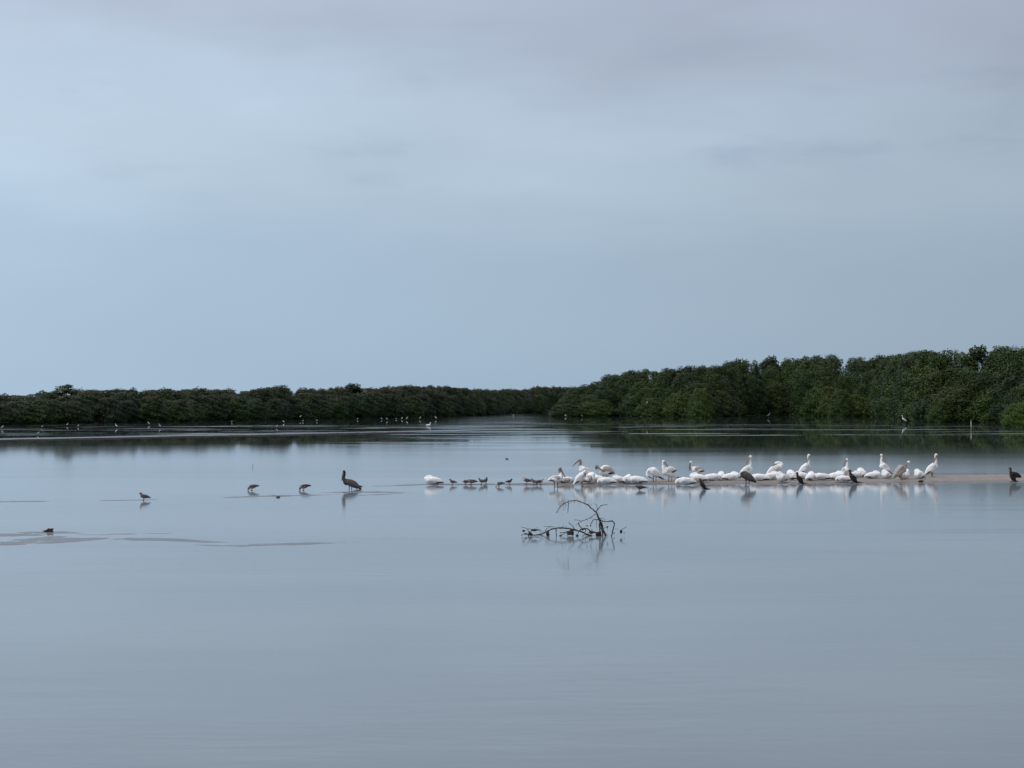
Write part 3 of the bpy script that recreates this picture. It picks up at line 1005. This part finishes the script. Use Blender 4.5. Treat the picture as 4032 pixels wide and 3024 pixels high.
POSE['egret_hunched'] = dict(
    body=[((0, 0, .42), (.19, .10, .10), 40)],
    spine=[(.10, 0, .50, .08), (.16, 0, .56, .05), (.12, 0, .60, .04), (.15, 0, .63, .042), (.18, 0, .63, .03)],
    tail=[(-.13, 0, .32, .06), (-.2, 0, .24, .03), (-.23, 0, .2, .015)],
    bill=[(.20, 0, .63, .018), (.26, 0, .61, .010), (.31, 0, .59, .004)],
    wing=((.10, .50), (-.22, .24), .09, .03, .08), legs=(-.02, .04, .35))
POSE['swim'] = dict(
    body=[((0, 0, .13), (.36, .18, .17), 4), ((.12, 0, .17), (.2, .16, .16), 0)],
    spine=[(.22, 0, .24, .11), (.34, 0, .34, .07), (.31, 0, .48, .055), (.36, 0, .60, .06), (.41, 0, .60, .05)],
    tail=[(-.3, 0, .16, .08), (-.4, 0, .17, .045), (-.43, 0, .17, .02)],
    bill=[(.43, 0, .59, .03), (.46, -.02, .47, .026), (.48, -.03, .36, .012)],
    wing=((.18, .22), (-.40, .18), .13, .05, .16), legs=None)

for k in ('sit_tuck', 'sit_low', 'sit_round'):          # bill tucked away on the far side
    for q in ('spine', 'bill'):
        POSE[k][q] = [(a, -b, c, d) for a, b, c, d in POSE[k][q]]
for k in ('gull_stand', 'gull_feed', 'gull_rest'):       # plumper small birds on short legs
    g_ = POSE[k]
    dz = -.028
    g_['body'] = [((c[0], c[1], c[2] + dz), (r[0] * 1.05, r[1] * 1.3, r[2] * 1.3), t) for c, r, t in g_['body']]
    for q in ('spine', 'tail', 'bill'):
        g_[q] = [(a, b, max(c + dz, .006), d * 1.15) for a, b, c, d in g_[q]]
    S_, E_, hh_, th_, sd_ = g_['wing']
    g_['wing'] = ((S_[0], S_[1] + dz), (E_[0], E_[1] + dz), hh_ * 1.15, th_, sd_ * 1.3)
for k in ('cormorant', 'cormorant_open'):
    g_ = POSE[k]
    dz = -.05
    g_['body'] = [((c[0], c[1], c[2] + dz), (r[0], r[1] * 1.2, r[2] * 1.25), t) for c, r, t in g_['body']]
    for q in ('spine', 'tail', 'bill'):
        g_[q] = [(a, b, max(c + dz, .02), d * 1.2) for a, b, c, d in g_[q]]
    S_, E_, hh_, th_, sd_ = g_['wing']
    g_['wing'] = ((S_[0], S_[1] + dz), (E_[0], E_[1] + dz), hh_ * 1.15, th_, sd_ * 1.25)

g_ = POSE['brown_alert']
dz = -.08
g_['body'] = [((c[0], c[1], c[2] + dz), (r[0] * .96, r[1] * 1.0, r[2] * 1.0), t) for c, r, t in g_['body']]
for q in ('spine', 'tail', 'bill'):
    g_[q] = [(a, b, max(c + dz, .03), d * (1.25 if q == 'bill' else 1.08)) for a, b, c, d in g_[q]]
S_, E_, hh_, th_, sd_ = g_['wing']
g_['wing'] = ((S_[0], S_[1] + dz), (E_[0], E_[1] + dz), hh_, th_, sd_ * 1.08)
g_['legs'] = (-.06, .04, .16)

BODY_CACHE = {}


def pose_meshes(key, mir):
    if (key, mir) in BODY_CACHE:
        return BODY_CACHE[key, mir]
    P = POSE[key]
    parts = [ellipsoid(*b) for b in P['body']] + chain(P['spine']) + chain(P['tail'])
    size = max(b[1][0] for b in P['body'])
    out = {'body': fuse('body', parts, mir, 0.011 if size > 0.16 else 0.0065)}
    out['bill'] = tube_mesh('bill', P['bill'], mir)
    S, E, hh, th, sd_ = P['wing']
    ws = []
    for s in (-1, 1):
        wm = wing_mesh(S, E, hh, th, s * sd_, mir)
        # dark flight feathers along the lower edge, towards the tip
        S2 = (S[0] * .52 + E[0] * .48, S[1] * .52 + E[1] * .48 - hh * .62)
        E2 = (E[0] - .02, E[1] - .01)
        fm = wing_mesh(S2, E2, hh * .25, th * .9, s * sd_ * 0.93, mir)
        fm.name = 'flight_feathers'
        ws.append((wm, fm))
    out['wings'] = ws
    lg = []
    if P['legs']:
        x1, x2, zt = P['legs']
        r = 0.016 if size > 0.24 else (0.011 if size > 0.16 else 0.006)
        for x, y in ((x1, -0.05 if size > .16 else -.018), (x2, 0.05 if size > .16 else .018)):
            k = 3.2 * r
            v1 = tube_mesh('leg', [(x, y, zt, r * 1.7), (x - .5 * r, y, zt * .55, r), (x, y, 0.0, r * .95), (x, y, -.06, r * .9)], mir, 6)
            # webbed foot
            s = -1 if mir else 1
            fv = [(s * (x - k * .3), y, .012), (s * (x + k * 1.9), y - k, .004), (s * (x + k * 2.2), y, .006), (s * (x + k * 1.9), y + k, .004), (s * x, y, .02),
                  (s * (x - k * .3), y, .0), (s * (x + k * 1.9), y - k, -.004), (s * (x + k * 2.2), y, -.004), (s * (x + k * 1.9), y + k, -.004)]
            ff = [(0, 1, 4), (4, 1, 2), (4, 2, 3), (0, 4, 3), (5, 6, 1, 0), (6, 7, 2, 1), (7, 8, 3, 2), (8, 5, 0, 3), (5, 8, 7, 6)]
            fm = from_np('foot', fv, ff, False)
            lg.append((v1, fm))
    out['legs'] = lg
    # head plumage: a close shell round head and upper neck, used where it has a colour of its own
    sp = P['spine']
    hp = [tuple(list(p[:3]) + [p[3] * 1.10]) for p in sp[-4:]]
    out['head'] = fuse('head_plumage', chain(hp), mir, 0.010 if size > 0.16 else 0.006)
    BODY_CACHE[key, mir] = out
    return out


def skin(me, mat, parent, name):
    """object sharing mesh data, material on the object slot"""
    if not me.materials:
        me.materials.append(None)
    o = mesh_obj(name, me, None, parent)
    o.material_slots[0].link = 'OBJECT'
    o.material_slots[0].material = mat
    return o


def bird(name, cat, pose, px, py, face, label, group, yaw=0.0, scale=1.0, body='white', wing=None, feathers='black_feather',
         bill='bill', leg='leg', head=None, at=None, parts=True, sink=0.0):
    mir = face < 0
    m = pose_meshes(pose, mir)
    loc = at if at is not None else ground(px, py)
    o = empty(name, (loc.x, loc.y, loc.z - sink), R(yaw), scale)
    tag(o, label, cat, group)
    skin(m['body'], M[body], o, 'body')
    skin(m['bill'], M[bill], o, 'bill')
    if parts:
        for wm, fm in m['wings']:
            w_ = skin(wm, M[wing or body], o, 'wing')
            if feathers:
                skin(fm, M[feathers], w_, 'flight_feathers')
    for lm, fm in m['legs']:
        l_ = skin(lm, M[leg], o, 'leg')
        skin(fm, M[leg], l_, 'foot')
    if head:
        skin(m['head'], M[head], o, 'head_plumage')
    return o


PG = 'white pelicans on the sandbar'


def pel(pose, px, py, face, label, **kw):
    kw.setdefault('wing', 'white_wing')
    if pose.startswith('sit'):
        kw['scale'] = kw.get('scale', 1.0) * 1.08
    return bird('white_pelican', 'pelican', pose, px, py, face, label, PG, **kw)


pel('sit_tuck', 1707, 1908, -1, 'white pelican resting alone at the thin left tip of the sandbar')
pel('stand_low', 2190, 1918, 1, 'pale pelican with tan head wading at the bar edge, bill down to the right', head='tan_head', bill='bill_grey', leg='leg_grey', wing='dusky', scale=.95)
pel('sit_low', 2226, 1902, 1, 'white pelican lying just behind the wading tan-headed pelican', wing='dusky', scale=.85, yaw=8)
pel('bill_out', 2306, 1893, -1, 'white pelican with dark brown head pointing its long bill down to the left', head='tan_head', bill='bill_grey', scale=1.06)
pel('preen_breast', 2284, 1915, 1, 'white pelican on orange legs tucking its orange bill into its breast', yaw=14, scale=1.0)
pel('sit_round', 2322, 1902, 1, 'grey-winged pelican crouching right of the one preening its breast', wing='dusky', yaw=-15, scale=1.05)
pel('hunch_preen', 2380, 1894, -1, 'hump-backed pelican with tan head preening its side at the left end of the flock', head='tan_head', bill='bill_grey', wing='dusky', scale=1.12)
pel('sit_tuck', 2354, 1899, -1, 'white pelican lying below the head of the hump-backed pelican', scale=.9, yaw=-10)
pel('sit_low', 2391, 1906, -1, 'white pelican lying nearest the water under the hump-backed pelican', scale=.92)
pel('sit_tuck', 2439, 1899, -1, 'white pelican lying directly right of the hump-backed pelican', scale=.8, yaw=12)
pel('sit_round', 2469, 1902, 1, 'small round resting pelican between two longer resting ones left of the bowing pelican', scale=.85, yaw=-40)
pel('sit_low', 2510, 1903, -1, 'resting pelican directly left of the bowing pelican, above the wading gull', scale=1.0, yaw=-12)
pel('bow', 2580, 1897, -1, 'white pelican bowing with arched back and bill tucked under to the left', bill='bill_grey', scale=1.02)
pel('preen_back', 2634, 1895, -1, 'white pelican turning its raised head back to preen its wing', bill='bill_grey', yaw=6)
pel('droop', 2737, 1886, -1, 'pelican holding a dark brown bill straight down beside its body', bill='bill_grey', wing='dusky', scale=1.0, head=None)
pel('sit_low', 2702, 1909, -1, 'leftmost pelican of the long resting row, lying lowest at the water', scale=1.02, yaw=10)
pel('sit_tuck', 2752, 1897, -1, 'resting pelican second from the left end of the long row', scale=1.0, yaw=-8)
pel('sit_low', 2802, 1893, 1, 'resting pelican third from the left end of the long row', scale=1.0, yaw=6)
pel('sit_round', 2838, 1890, 1, 'resting pelican fourth from the left end of the long row', scale=.86, yaw=25)
pel('sit_tuck', 2876, 1892, 1, 'resting pelican left of the tall one behind the brown pelican', scale=.98, yaw=-6)
pel('alert_side', 2936, 1891, 1, 'tall upright pelican behind the brown pelican, orange bill left of its neck', scale=1.02)
pel('sit_low', 2994, 1893, -1, 'resting pelican immediately right of the brown pelican', scale=.98, yaw=-7)
pel('sit_tuck', 3036, 1889, 1, 'resting pelican below the sleeping standing pelican', scale=.95, yaw=10)
pel('sit_round', 3078, 1897, -1, 'roundish resting pelican set forward of the row left of the upright cormorant', scale=1.0, yaw=30)
pel('sleep_stand', 3052, 1882, 1, 'standing pelican asleep with its head laid on its back', scale=1.04)
pel('sit_round', 3116, 1890, -1, 'bright round resting pelican directly left of the first cormorant on the bar', scale=1.0, yaw=-35)
pel('alert', 3168, 1877, 1, 'tallest upright pelican standing behind the resting row over the cormorant', scale=1.0, yaw=8)
pel('sit_tuck', 3160, 1886, -1, 'resting pelican under the tallest upright pelican', scale=.9)
pel('sit_round', 3192, 1892, 1, 'resting pelican directly right of the cormorant under the tallest pelican', scale=.9, yaw=20)
pel('sit_low', 3236, 1890, -1, 'resting pelican midway between the two upright cormorants on the bar', scale=.98, yaw=5)
pel('sit_tuck', 3290, 1889, 1, 'resting pelican directly left of the narrow front-facing pelican', scale=.98, yaw=-9)
pel('alert', 3326, 1884, 1, 'narrow upright pelican seen from the front behind the second cormorant', yaw=-62, scale=.84)
pel('sit_low', 3326, 1896, -1, 'resting pelican nearest the water directly left of the second cormorant', scale=.85, yaw=-6)
pel('sit_tuck', 3362, 1883, 1, 'resting pelican half hidden behind the second cormorant', scale=.85, yaw=14)
pel('sit_round', 3393, 1880, -1, 'bright round resting pelican directly right of the second cormorant', scale=.98, yaw=-25)
pel('sit_tuck', 3436, 1884, 1, 'resting pelican facing right between the second cormorant and the dusky preening pelican', scale=.88)
pel('sit_round', 3489, 1884, -1, 'round resting pelican directly left of the dusky preening pelican', scale=.9, yaw=25)
pel('alert_side', 3487, 1874, -1, 'upright pelican facing left behind the dusky preening pelican', scale=.96)
pel('preen_stretch', 3545, 1889, 1, 'dusky pelican on orange legs preening with its head stretched up right', wing='dusky', body='dusky', head='white', scale=.98, feathers=None)
pel('sit_round', 3562, 1885, 1, 'round resting pelican directly right of the dusky preening pelican', scale=.98, yaw=-50)
pel('sit_round', 3619, 1885, -1, 'lone round resting pelican left of the rightmost upright pelican', scale=.98, yaw=10)
pel('alert', 3668, 1878, 1, 'rightmost upright white pelican standing clear at the end of the flock')

bird('brown_pelican', 'pelican', 'brown_alert', 1378, 1926, -1, 'brown pelican standing in shallow water far left of the flock', 'brown pelicans', body='brown_pelican', wing='brown_wing', bill='bill_grey', leg='leg_grey', sink=.02)
bird('brown_pelican', 'pelican', 'brown_tuck', 2943, 1917, -1, 'grey-brown pelican with tucked head wading before the white row', 'brown pelicans', body='brown_pelican', wing='brown_wing', bill='bill_grey', leg='leg_grey', scale=1.0)

CG = 'cormorants by the sandbar'
for pose, px, py, f, yaw, lab in (
        ('cormorant', 2768, 1926, -1, 0, 'black cormorant standing in the water left of the brown pelican'),
        ('cormorant', 3150, 1905, -1, 10, 'black cormorant upright at the bar edge below the tallest white pelican'),
        ('cormorant', 3360, 1901, -1, 0, 'black cormorant upright at the bar edge below the front-facing pelican'),
        ('cormorant_open', 3988, 1897, -1, 0, 'black cormorant with half-open wings alone near the right edge')):
    sc = {2768: .86, 3150: 1.0, 3360: 1.12, 3988: 1.12}[px]
    bird('cormorant', 'cormorant', pose, px, py, f, lab, CG, yaw=yaw, scale=sc, body='cormorant', wing='cormorant', feathers=None,
         bill='bill_grey', leg='leg_grey', head='cormorant_neck')

GG = 'small brown-grey gulls around the bar'
for pose, px, py, f, sc, yaw, lab in (
        ('gull_stand', 567, 1970, -1, 1.05, 0, 'lone small gull standing in shallow water far left, mirrored below'),
        ('gull_feed', 994, 1931, -1, 1.15, 0, 'small gull feeding with lowered head, left one of two on the left flat'),
        ('gull_feed', 1197, 1931, -1, 1.20, 0, 'small gull feeding with lowered head, nearer the brown pelican'),
        ('gull_rest', 1407, 1926, -1, .95, 0, 'small gull half hidden behind the brown pelican tail'),
        ('gull_stand', 1782, 1908, -1, .9, 0, 'small gull standing directly right of the lone resting pelican'),
        ('gull_rest', 1834, 1906, -1, .95, -15, 'pale small gull with lowered head, left of the close pair'),
        ('gull_rest', 1857, 1907, -1, 1.15, 0, 'small gull with dark tail, right of the close pair'),
        ('gull_stand', 1897, 1906, -1, .95, 0, 'small gull facing left back to back with a dark upright bird'),
        ('gull_stand', 1912, 1904, 1, 1.0, 65, 'dark upright small gull beside the one facing left'),
        ('gull_feed', 1966, 1916, -1, .95, 0, 'small gull dipping its head in the water in front of the thin bar'),
        ('gull_stand', 2005, 1906, 1, .85, 0, 'small gull standing alone facing right on the thin bar'),
        ('gull_stand', 2074, 1905, -1, 1.12, 0, 'slim small gull facing left beside the huddle of three'),
        ('gull_stand', 2103, 1907, -1, .95, 20, 'left gull of the huddle of three before the wading pelican'),
        ('gull_rest', 2114, 1908, -1, 1.0, 50, 'middle gull of the huddle of three before the wading pelican'),
        ('gull_stand', 2127, 1907, 1, .95, -20, 'right gull of the huddle of three, nearest the wading pelican'),
        ('gull_rest', 2520, 1930, -1, 1.05, 0, 'small dark gull wading in front of the resting pelicans'),
        ('gull_rest', 2671, 1893, -1, .95, 0, 'small dark gull standing among the pelicans right of the preening one')):
    dark = px in (1912, 2520, 2671, 2005)
    bird('gull', 'gull', pose, px, py, f, lab, GG, yaw=yaw, scale=sc, body='gull_wing' if dark else 'gull', wing='gull_wing', bill='bill_grey',
         leg='leg_grey', feathers='black_feather', head='gull_pale' if px in (1834, 1966, 2074, 2127) else None)

# white waders along the far shores
EG = 'white egrets along the far shores'
ORD = ['first', 'second', 'third', 'fourth', 'fifth', 'sixth', 'seventh', 'eighth', 'ninth', 'tenth', 'eleventh', 'twelfth', 'thirteenth',
       'fourteenth', 'fifteenth', 'sixteenth', 'seventeenth', 'eighteenth', 'nineteenth', 'twentieth', 'twenty-first', 'twenty-second']
EGRETS = [(9, 1690, 1, 18), (150, 1713, 1, 17), (166, 1686, 1, 14), (265, 1678, 1, 15), (308, 1682, 1, 11), (458, 1685, -1, 20), (586, 1674, -1, 16), (630, 1685, -1, 19),
          (913, 1664, 1, 8), (1090, 1684, 1, 14), (1117, 1666, -1, 11), (1193, 1661, 1, 8), (1248, 1660, -1, 8), (1408, 1653, 1, 8),
          (1503, 1653, -1, 9), (1524, 1656, -1, 14), (1560, 1652, 1, 7), (1583, 1652, 1, 10), (1602, 1654, 1, 16), (1654, 1652, 1, 14), (1716, 1652, -1, 16), (2021, 1639, 1, 7)]
for i, (px, py, f, hpx) in enumerate(EGRETS):
    p = on_plane(px, py)
    hm = 0.9 * hpx / F_PX * p.y
    ps = 'egret' if hpx > 12 else 'egret_hunched'
    bird('egret', 'egret', ps, px, py, f, 'tiny white egret by the far left shore, %s from the left edge' % ORD[i], EG,
         scale=hm / (0.9 if ps == 'egret' else .68), body='egret', feathers=None, bill='yellow_bill', leg='leg_grey', at=p, yaw=rng.uniform(-20, 20), parts=hpx > 12)
for px, py, hpx, ps, f, mat, nm, lab in (
        (2165, 1636, 7, 'egret_hunched', -1, 'egret', 'egret', 'tiny white egret standing left of the tip of the right-hand wood'),
        (2227, 1642, 10, 'egret_hunched', -1, 'egret', 'egret', 'tiny white egret standing right at the tip of the right-hand wood'),
        (2292, 1644, 12, 'egret_hunched', -1, 'heron', 'heron', 'dim grey heron crouching at the foot of the right-hand wood'),
        (3027, 1645, 22, 'egret', 1, 'heron', 'heron', 'dim grey heron with raised neck before the dark hollow')):
    p = on_plane(px, py)
    bird(nm, nm, ps, px, py, f, lab, EG if nm == 'egret' else 'grey herons by the right-hand wood', scale=hpx / F_PX * p.y / (0.9 if ps == 'egret' else .68), body=mat, feathers=None,
         bill='yellow_bill', leg='leg_grey', at=p)
# perched in the mangroves
for px, py, hpx, back, lab in ((1183, 1645, 9, 0.6, 'tiny white egret perched low in the left wood'),
                               (2547, 1590, 9, 3.2, 'tiny white egret perched midway up the right-hand wood')):
    b_ = RIGHT_BASE if px > 2250 else LEFT_BASE
    p = on_plane(px, interp(b_, px) + 3)
    p = Vector((p.x, p.y, height_at(px, py, p.y)))
    bird('egret', 'egret', 'egret_hunched', px, py, 1, lab, EG, scale=hpx / F_PX * p.y / .68, body='egret', feathers=None, bill='yellow_bill', leg='leg_grey', at=p, parts=False)
p = on_plane(1686, 1678)
bird('white_pelican', 'pelican', 'swim', 1686, 1678, 1, 'white pelican swimming far out before the left wood', 'swimming white pelicans', at=p, scale=.85, bill='bill', yaw=10)
p = on_plane(3560, 1671)
bird('egret', 'egret', 'egret', 3560, 1671, -1, 'larger white egret before the right-hand wood left of the white post', EG, at=p, scale=1.55, body='egret', feathers=None, bill='yellow_bill', leg='leg_grey')

# ------------------------------------------------------------------ fallen branch in the water
def bp(zx, zy, dy=0.0):
    """point of the branch: zoomed-picture coordinates, standing over its own waterline"""
    px, py = 2000 + zx / 4.2538, 1920 + zy / 4.2538
    b0 = on_plane(2300, 2110)
    d = b0.y + dy
    r_ = ray(px, py)
    return Vector((r_.x / r_.y * d, d, CAM_H + r_.z / r_.y * d))


b0 = on_plane(2300, 2110)
br = empty('fallen_branch', (b0.x, b0.y, 0))
tag(br, 'dead arching branch with tangled twigs rising from the water in the foreground', 'branch')
TW = [
    ('stem', [(1600, 830), (1560, 650), (1520, 520), (1470, 410), (1400, 350), (1330, 285), (1220, 240), (1130, 215), (1015, 235), (935, 270), (860, 345), (805, 425)], 12, 4),
    ('stem', [(1640, 830), (1580, 640), (1540, 540), (1500, 450), (1478, 408)], 13, 8),
    ('stem', [(1410, 815), (1330, 785), (1200, 730), (1100, 705), (1000, 685), (880, 675), (790, 685), (700, 710), (620, 755), (520, 785), (420, 815)], 14, 8),
    ('twig', [(1012, 235), (1008, 330), (1003, 420)], 7, 4), ('twig', [(938, 275), (933, 390)], 3, 2),
    ('twig', [(1130, 215), (1105, 255)], 6, 3), ('twig', [(970, 262), (966, 370)], 2.5, 1.5),
    ('twig', [(1480, 405), (1530, 330), (1580, 295), (1620, 288), (1670, 280)], 8, 4), ('twig', [(1498, 375), (1490, 310), (1455, 260)], 5, 2.5),
    ('twig', [(1540, 540), (1620, 570), (1740, 560), (1780, 600), (1760, 690), (1735, 830)], 8, 10),
    ('twig', [(1520, 525), (1440, 540), (1400, 590), (1385, 640)], 8, 5),
    ('twig', [(1470, 440), (1400, 490), (1320, 530), (1240, 560), (1180, 590)], 6, 4), ('twig', [(1320, 525), (1330, 560)], 4, 2),
    ('twig', [(1240, 560), (1130, 540), (1105, 548)], 4, 3), ('twig', [(1530, 600), (1540, 700), (1545, 820)], 12, 12),
    ('twig', [(1540, 510), (1590, 520), (1640, 545)], 4, 2), ('twig', [(1420, 520), (1380, 515)], 4, 2), ('twig', [(1490, 530), (1478, 680)], 5, 2),
    ('twig', [(805, 688), (812, 815)], 8, 6), ('twig', [(780, 660), (690, 648), (600, 655)], 5, 3),
    ('twig', [(1115, 700), (1080, 640), (1010, 582)], 7, 5), ('twig', [(1180, 590), (1200, 640), (1255, 690), (1300, 700)], 8, 6), ('twig', [(1190, 600), (1130, 630)], 3, 2),
    ('twig', [(520, 785), (380, 800), (290, 770), (220, 800)], 9, 5), ('twig', [(420, 790), (350, 740), (320, 690), (220, 655)], 7, 3),
    ('twig', [(540, 712), (440, 705), (330, 690)], 8, 4), ('twig', [(380, 800), (360, 740), (440, 712)], 6, 4), ('twig', [(600, 750), (540, 720), (490, 690)], 4, 2),
    ('twig', [(690, 715), (660, 780), (680, 845)], 12, 12), ('twig', [(340, 815), (350, 770), (400, 760)], 8, 6), ('twig', [(620, 740), (650, 690), (700, 660)], 5, 3),
    ('twig', [(870, 760), (960, 750), (1040, 740), (1110, 720)], 7, 8), ('twig', [(1200, 720), (1250, 690), (1330, 690), (1400, 740), (1500, 760), (1560, 800)], 8, 13),
    ('twig', [(1300, 690), (1300, 745)], 7, 5), ('twig', [(990, 740), (995, 815)], 6, 4), ('twig', [(1180, 735), (1160, 815)], 6, 4),
    ('twig', [(870, 815), (930, 780), (1000, 760)], 5, 4), ('twig', [(1240, 815), (1290, 780), (1360, 770)], 5, 4),
    ('twig', [(1640, 665), (1560, 700)], 4, 3), ('twig', [(1660, 660), (1668, 720)], 3, 2), ('twig', [(1850, 692), (1780, 690)], 2.5, 2),
    ('twig', [(1890, 770), (1905, 710), (1950, 680), (1990, 650)], 6, 3), ('twig', [(1945, 775), (1950, 735)], 5, 3), ('twig', [(1400, 690), (1410, 740)], 5, 3),
    ('twig', [(1590, 700), (1650, 780), (1660, 815)], 4, 3), ('twig', [(560, 760), (575, 815)], 5, 3), ('twig', [(460, 700), (500, 660)], 3, 2),
]
zm = b0.y / F_PX / 4.2538
jg = random.Random(3)
for kind, pts, r0, r1 in TW:
    off, slope = jg.uniform(-.07, .07), jg.uniform(-.05, .05)
    if kind == 'stem':
        off = 0.0
    q = [(*(bp(x, y, off + slope * i + (0 if kind == 'stem' else jg.uniform(-.03, .03))) - Vector((b0.x, b0.y, 0))), r0 + (r1 - r0) * i / (len(pts) - 1)) for i, (x, y) in enumerate(pts)]
    fine = catmull(q, 5)
    P3, RR = [], []
    for k, p in enumerate(fine):
        j = 0.007 if 0 < k < len(fine) - 1 else 0
        P3.append((p[0] + jg.uniform(-j, j), p[1] + jg.uniform(-j, j), p[2] + jg.uniform(-j, j)))
        RR.append(max(p[3] * 1.02, 1.9) * zm * jg.uniform(.82, 1.25))
    V, Fc = tube_data(P3, RR, 7)
    mesh_obj(kind, from_np(kind, V, Fc), M['deadwood'], br)


STEMS = [t_ for t_ in TW if t_[0] == 'stem']
for k in range(80):
    pts = catmull([(x, y) for x, y in STEMS[k % 3][1]], 4)
    x, y = pts[jg.randrange(2, len(pts) - 1)]
    if y > 790:
        continue
    ln, an = jg.uniform(20, 75), jg.uniform(-2.9, -.2) if k % 4 else jg.uniform(.4, 2.7)
    d0, d1 = jg.uniform(-.02, .02), jg.uniform(-.12, .12)
    mid = (x + math.cos(an) * ln * .5 + jg.uniform(-9, 9), y + math.sin(an) * ln * .5 + jg.uniform(-9, 9))
    end = (x + math.cos(an + jg.uniform(-.5, .5)) * ln, y + math.sin(an) * ln)
    q = [bp(x, y, d0), bp(*mid, d0 + d1 * .5), bp(*end, d0 + d1)]
    q = [p - Vector((b0.x, b0.y, 0)) for p in q]
    V, Fc = tube_data(q, [3.6 * zm, 2.6 * zm, 1.5 * zm], 5)
    mesh_obj('twig', from_np('twig', V, Fc), M['deadwood'], br)


def lump_mesh(name, seed, r, flat=(1, 1, .7), rough=.45):
    V = []
    for v in ICO3_V:
        d = Vector(v)
        k = 1 + rough * noise.fractal(d * 1.6 + Vector((seed, 0, 0)), 1.0, 2.0, 4)
        V.append((v[0] * r * k * flat[0], v[1] * r * k * flat[1], v[2] * r * k * flat[2]))
    return from_np(name, V, ICO3_F)


ICO3_V, ICO3_F = ico(3)
for i, (x, y, r, fx) in enumerate(((1530, 780, 42, 1.1), (1050, 755, 40, 1.4), (668, 775, 32, .8), (440, 712, 22, 1.9), (265, 725, 15, 1.6), (370, 770, 28, .9),
                                   (1895, 735, 26, .8), (1665, 660, 14, 1), (935, 270, 11, 1.2), (1330, 285, 10, 1), (1740, 560, 14, 1), (1385, 640, 12, .8), (1325, 640, 11, 1.3),
                                   (1160, 800, 16, 1.2), (880, 803, 14, 1.1), (1775, 760, 13, .8), (300, 775, 14, 1.5), (1250, 700, 16, 1.2), (1400, 750, 22, 1.7))):
    c = bp(x, y, jg.uniform(-.1, .1)) - Vector((b0.x, b0.y, 0))
    o = mesh_obj('leaf_clump', lump_mesh('leaf_clump', 3.3 * i, r * zm, (fx, fx, 1), .7), M['weed'] if i in (0, 2) else M['debris'], br)
    o.location = c

# ------------------------------------------------------------------ small things
p = on_plane(191, 2094)
cl = lump_mesh('seaweed_clump', 41.0, .10, (1.15, 1.0, .62), .75)
for v in cl.vertices:                                    # a hump that runs out low to the left
    k = v.co.x / .115
    v.co.z *= max(.25, 1 - .55 * (k - .15) ** 2 - (.35 if k < -.3 else 0))
    v.co.x += .02 * v.co.z / .06 if v.co.z > 0 else -.01
o = mesh_obj('seaweed_clump', cl, M['weed'])
o.location = (p.x, p.y, .03)
tag(o, 'dark red-brown clump lying in the shallows at far left', 'clump', 'dark clumps')
for px, py, r, lab in ((1095, 1959, .045, 'small dark clump in the water left of the brown pelican, nearer of two'),
                       (1077, 1952, .03, 'tiny dark clump on the mud streak left of the brown pelican'),
                       (3626, 1897, .07, 'small dark clump on the sand below the lone round pelican'),
                       (1996, 1808, .06, 'tiny dark speck floating alone behind the thin part of the bar')):
    p = ground(px, py)
    o = mesh_obj('seaweed_clump', lump_mesh('seaweed_clump', px * .1, r, (1.5, 1, .6), .5), M['debris'])
    o.location = (p.x, p.y, p.z + r * .3)
    tag(o, lab, 'clump', 'dark clumps')
p = on_plane(995, 1842)
V, Fc = tube_data([(0, 0, -.2), (.005, 0, .1), (.03, 0, .2)], [.012, .011, .008], 6)
o = mesh_obj('stake', from_np('stake', V, Fc), M['deadwood'])
o.location = p
tag(o, 'tiny thin stick poking out of the water above the feeding gulls', 'stick')
p = on_plane(3824, 1693)
V, Fc = tube_data([(0, 0, -.3), (0, 0, .55), (-.01, 0, 1.0), (-.01, 0, 1.03)], [.062, .062, .058, .03], 10)
post = empty('marker_post', (p.x, p.y, 0))
mesh_obj('shaft', from_np('shaft', V, Fc), M['post'], post)
V, Fc = tube_data([(-.01, 0, 1.03), (-.01, 0, 1.10), (-.01, 0, 1.24)], [.03, .028, .02], 8)
mesh_obj('tip', from_np('tip', V, Fc), M['post'], post)
tag(post, 'white post standing in the water near the right-hand wood', 'post')
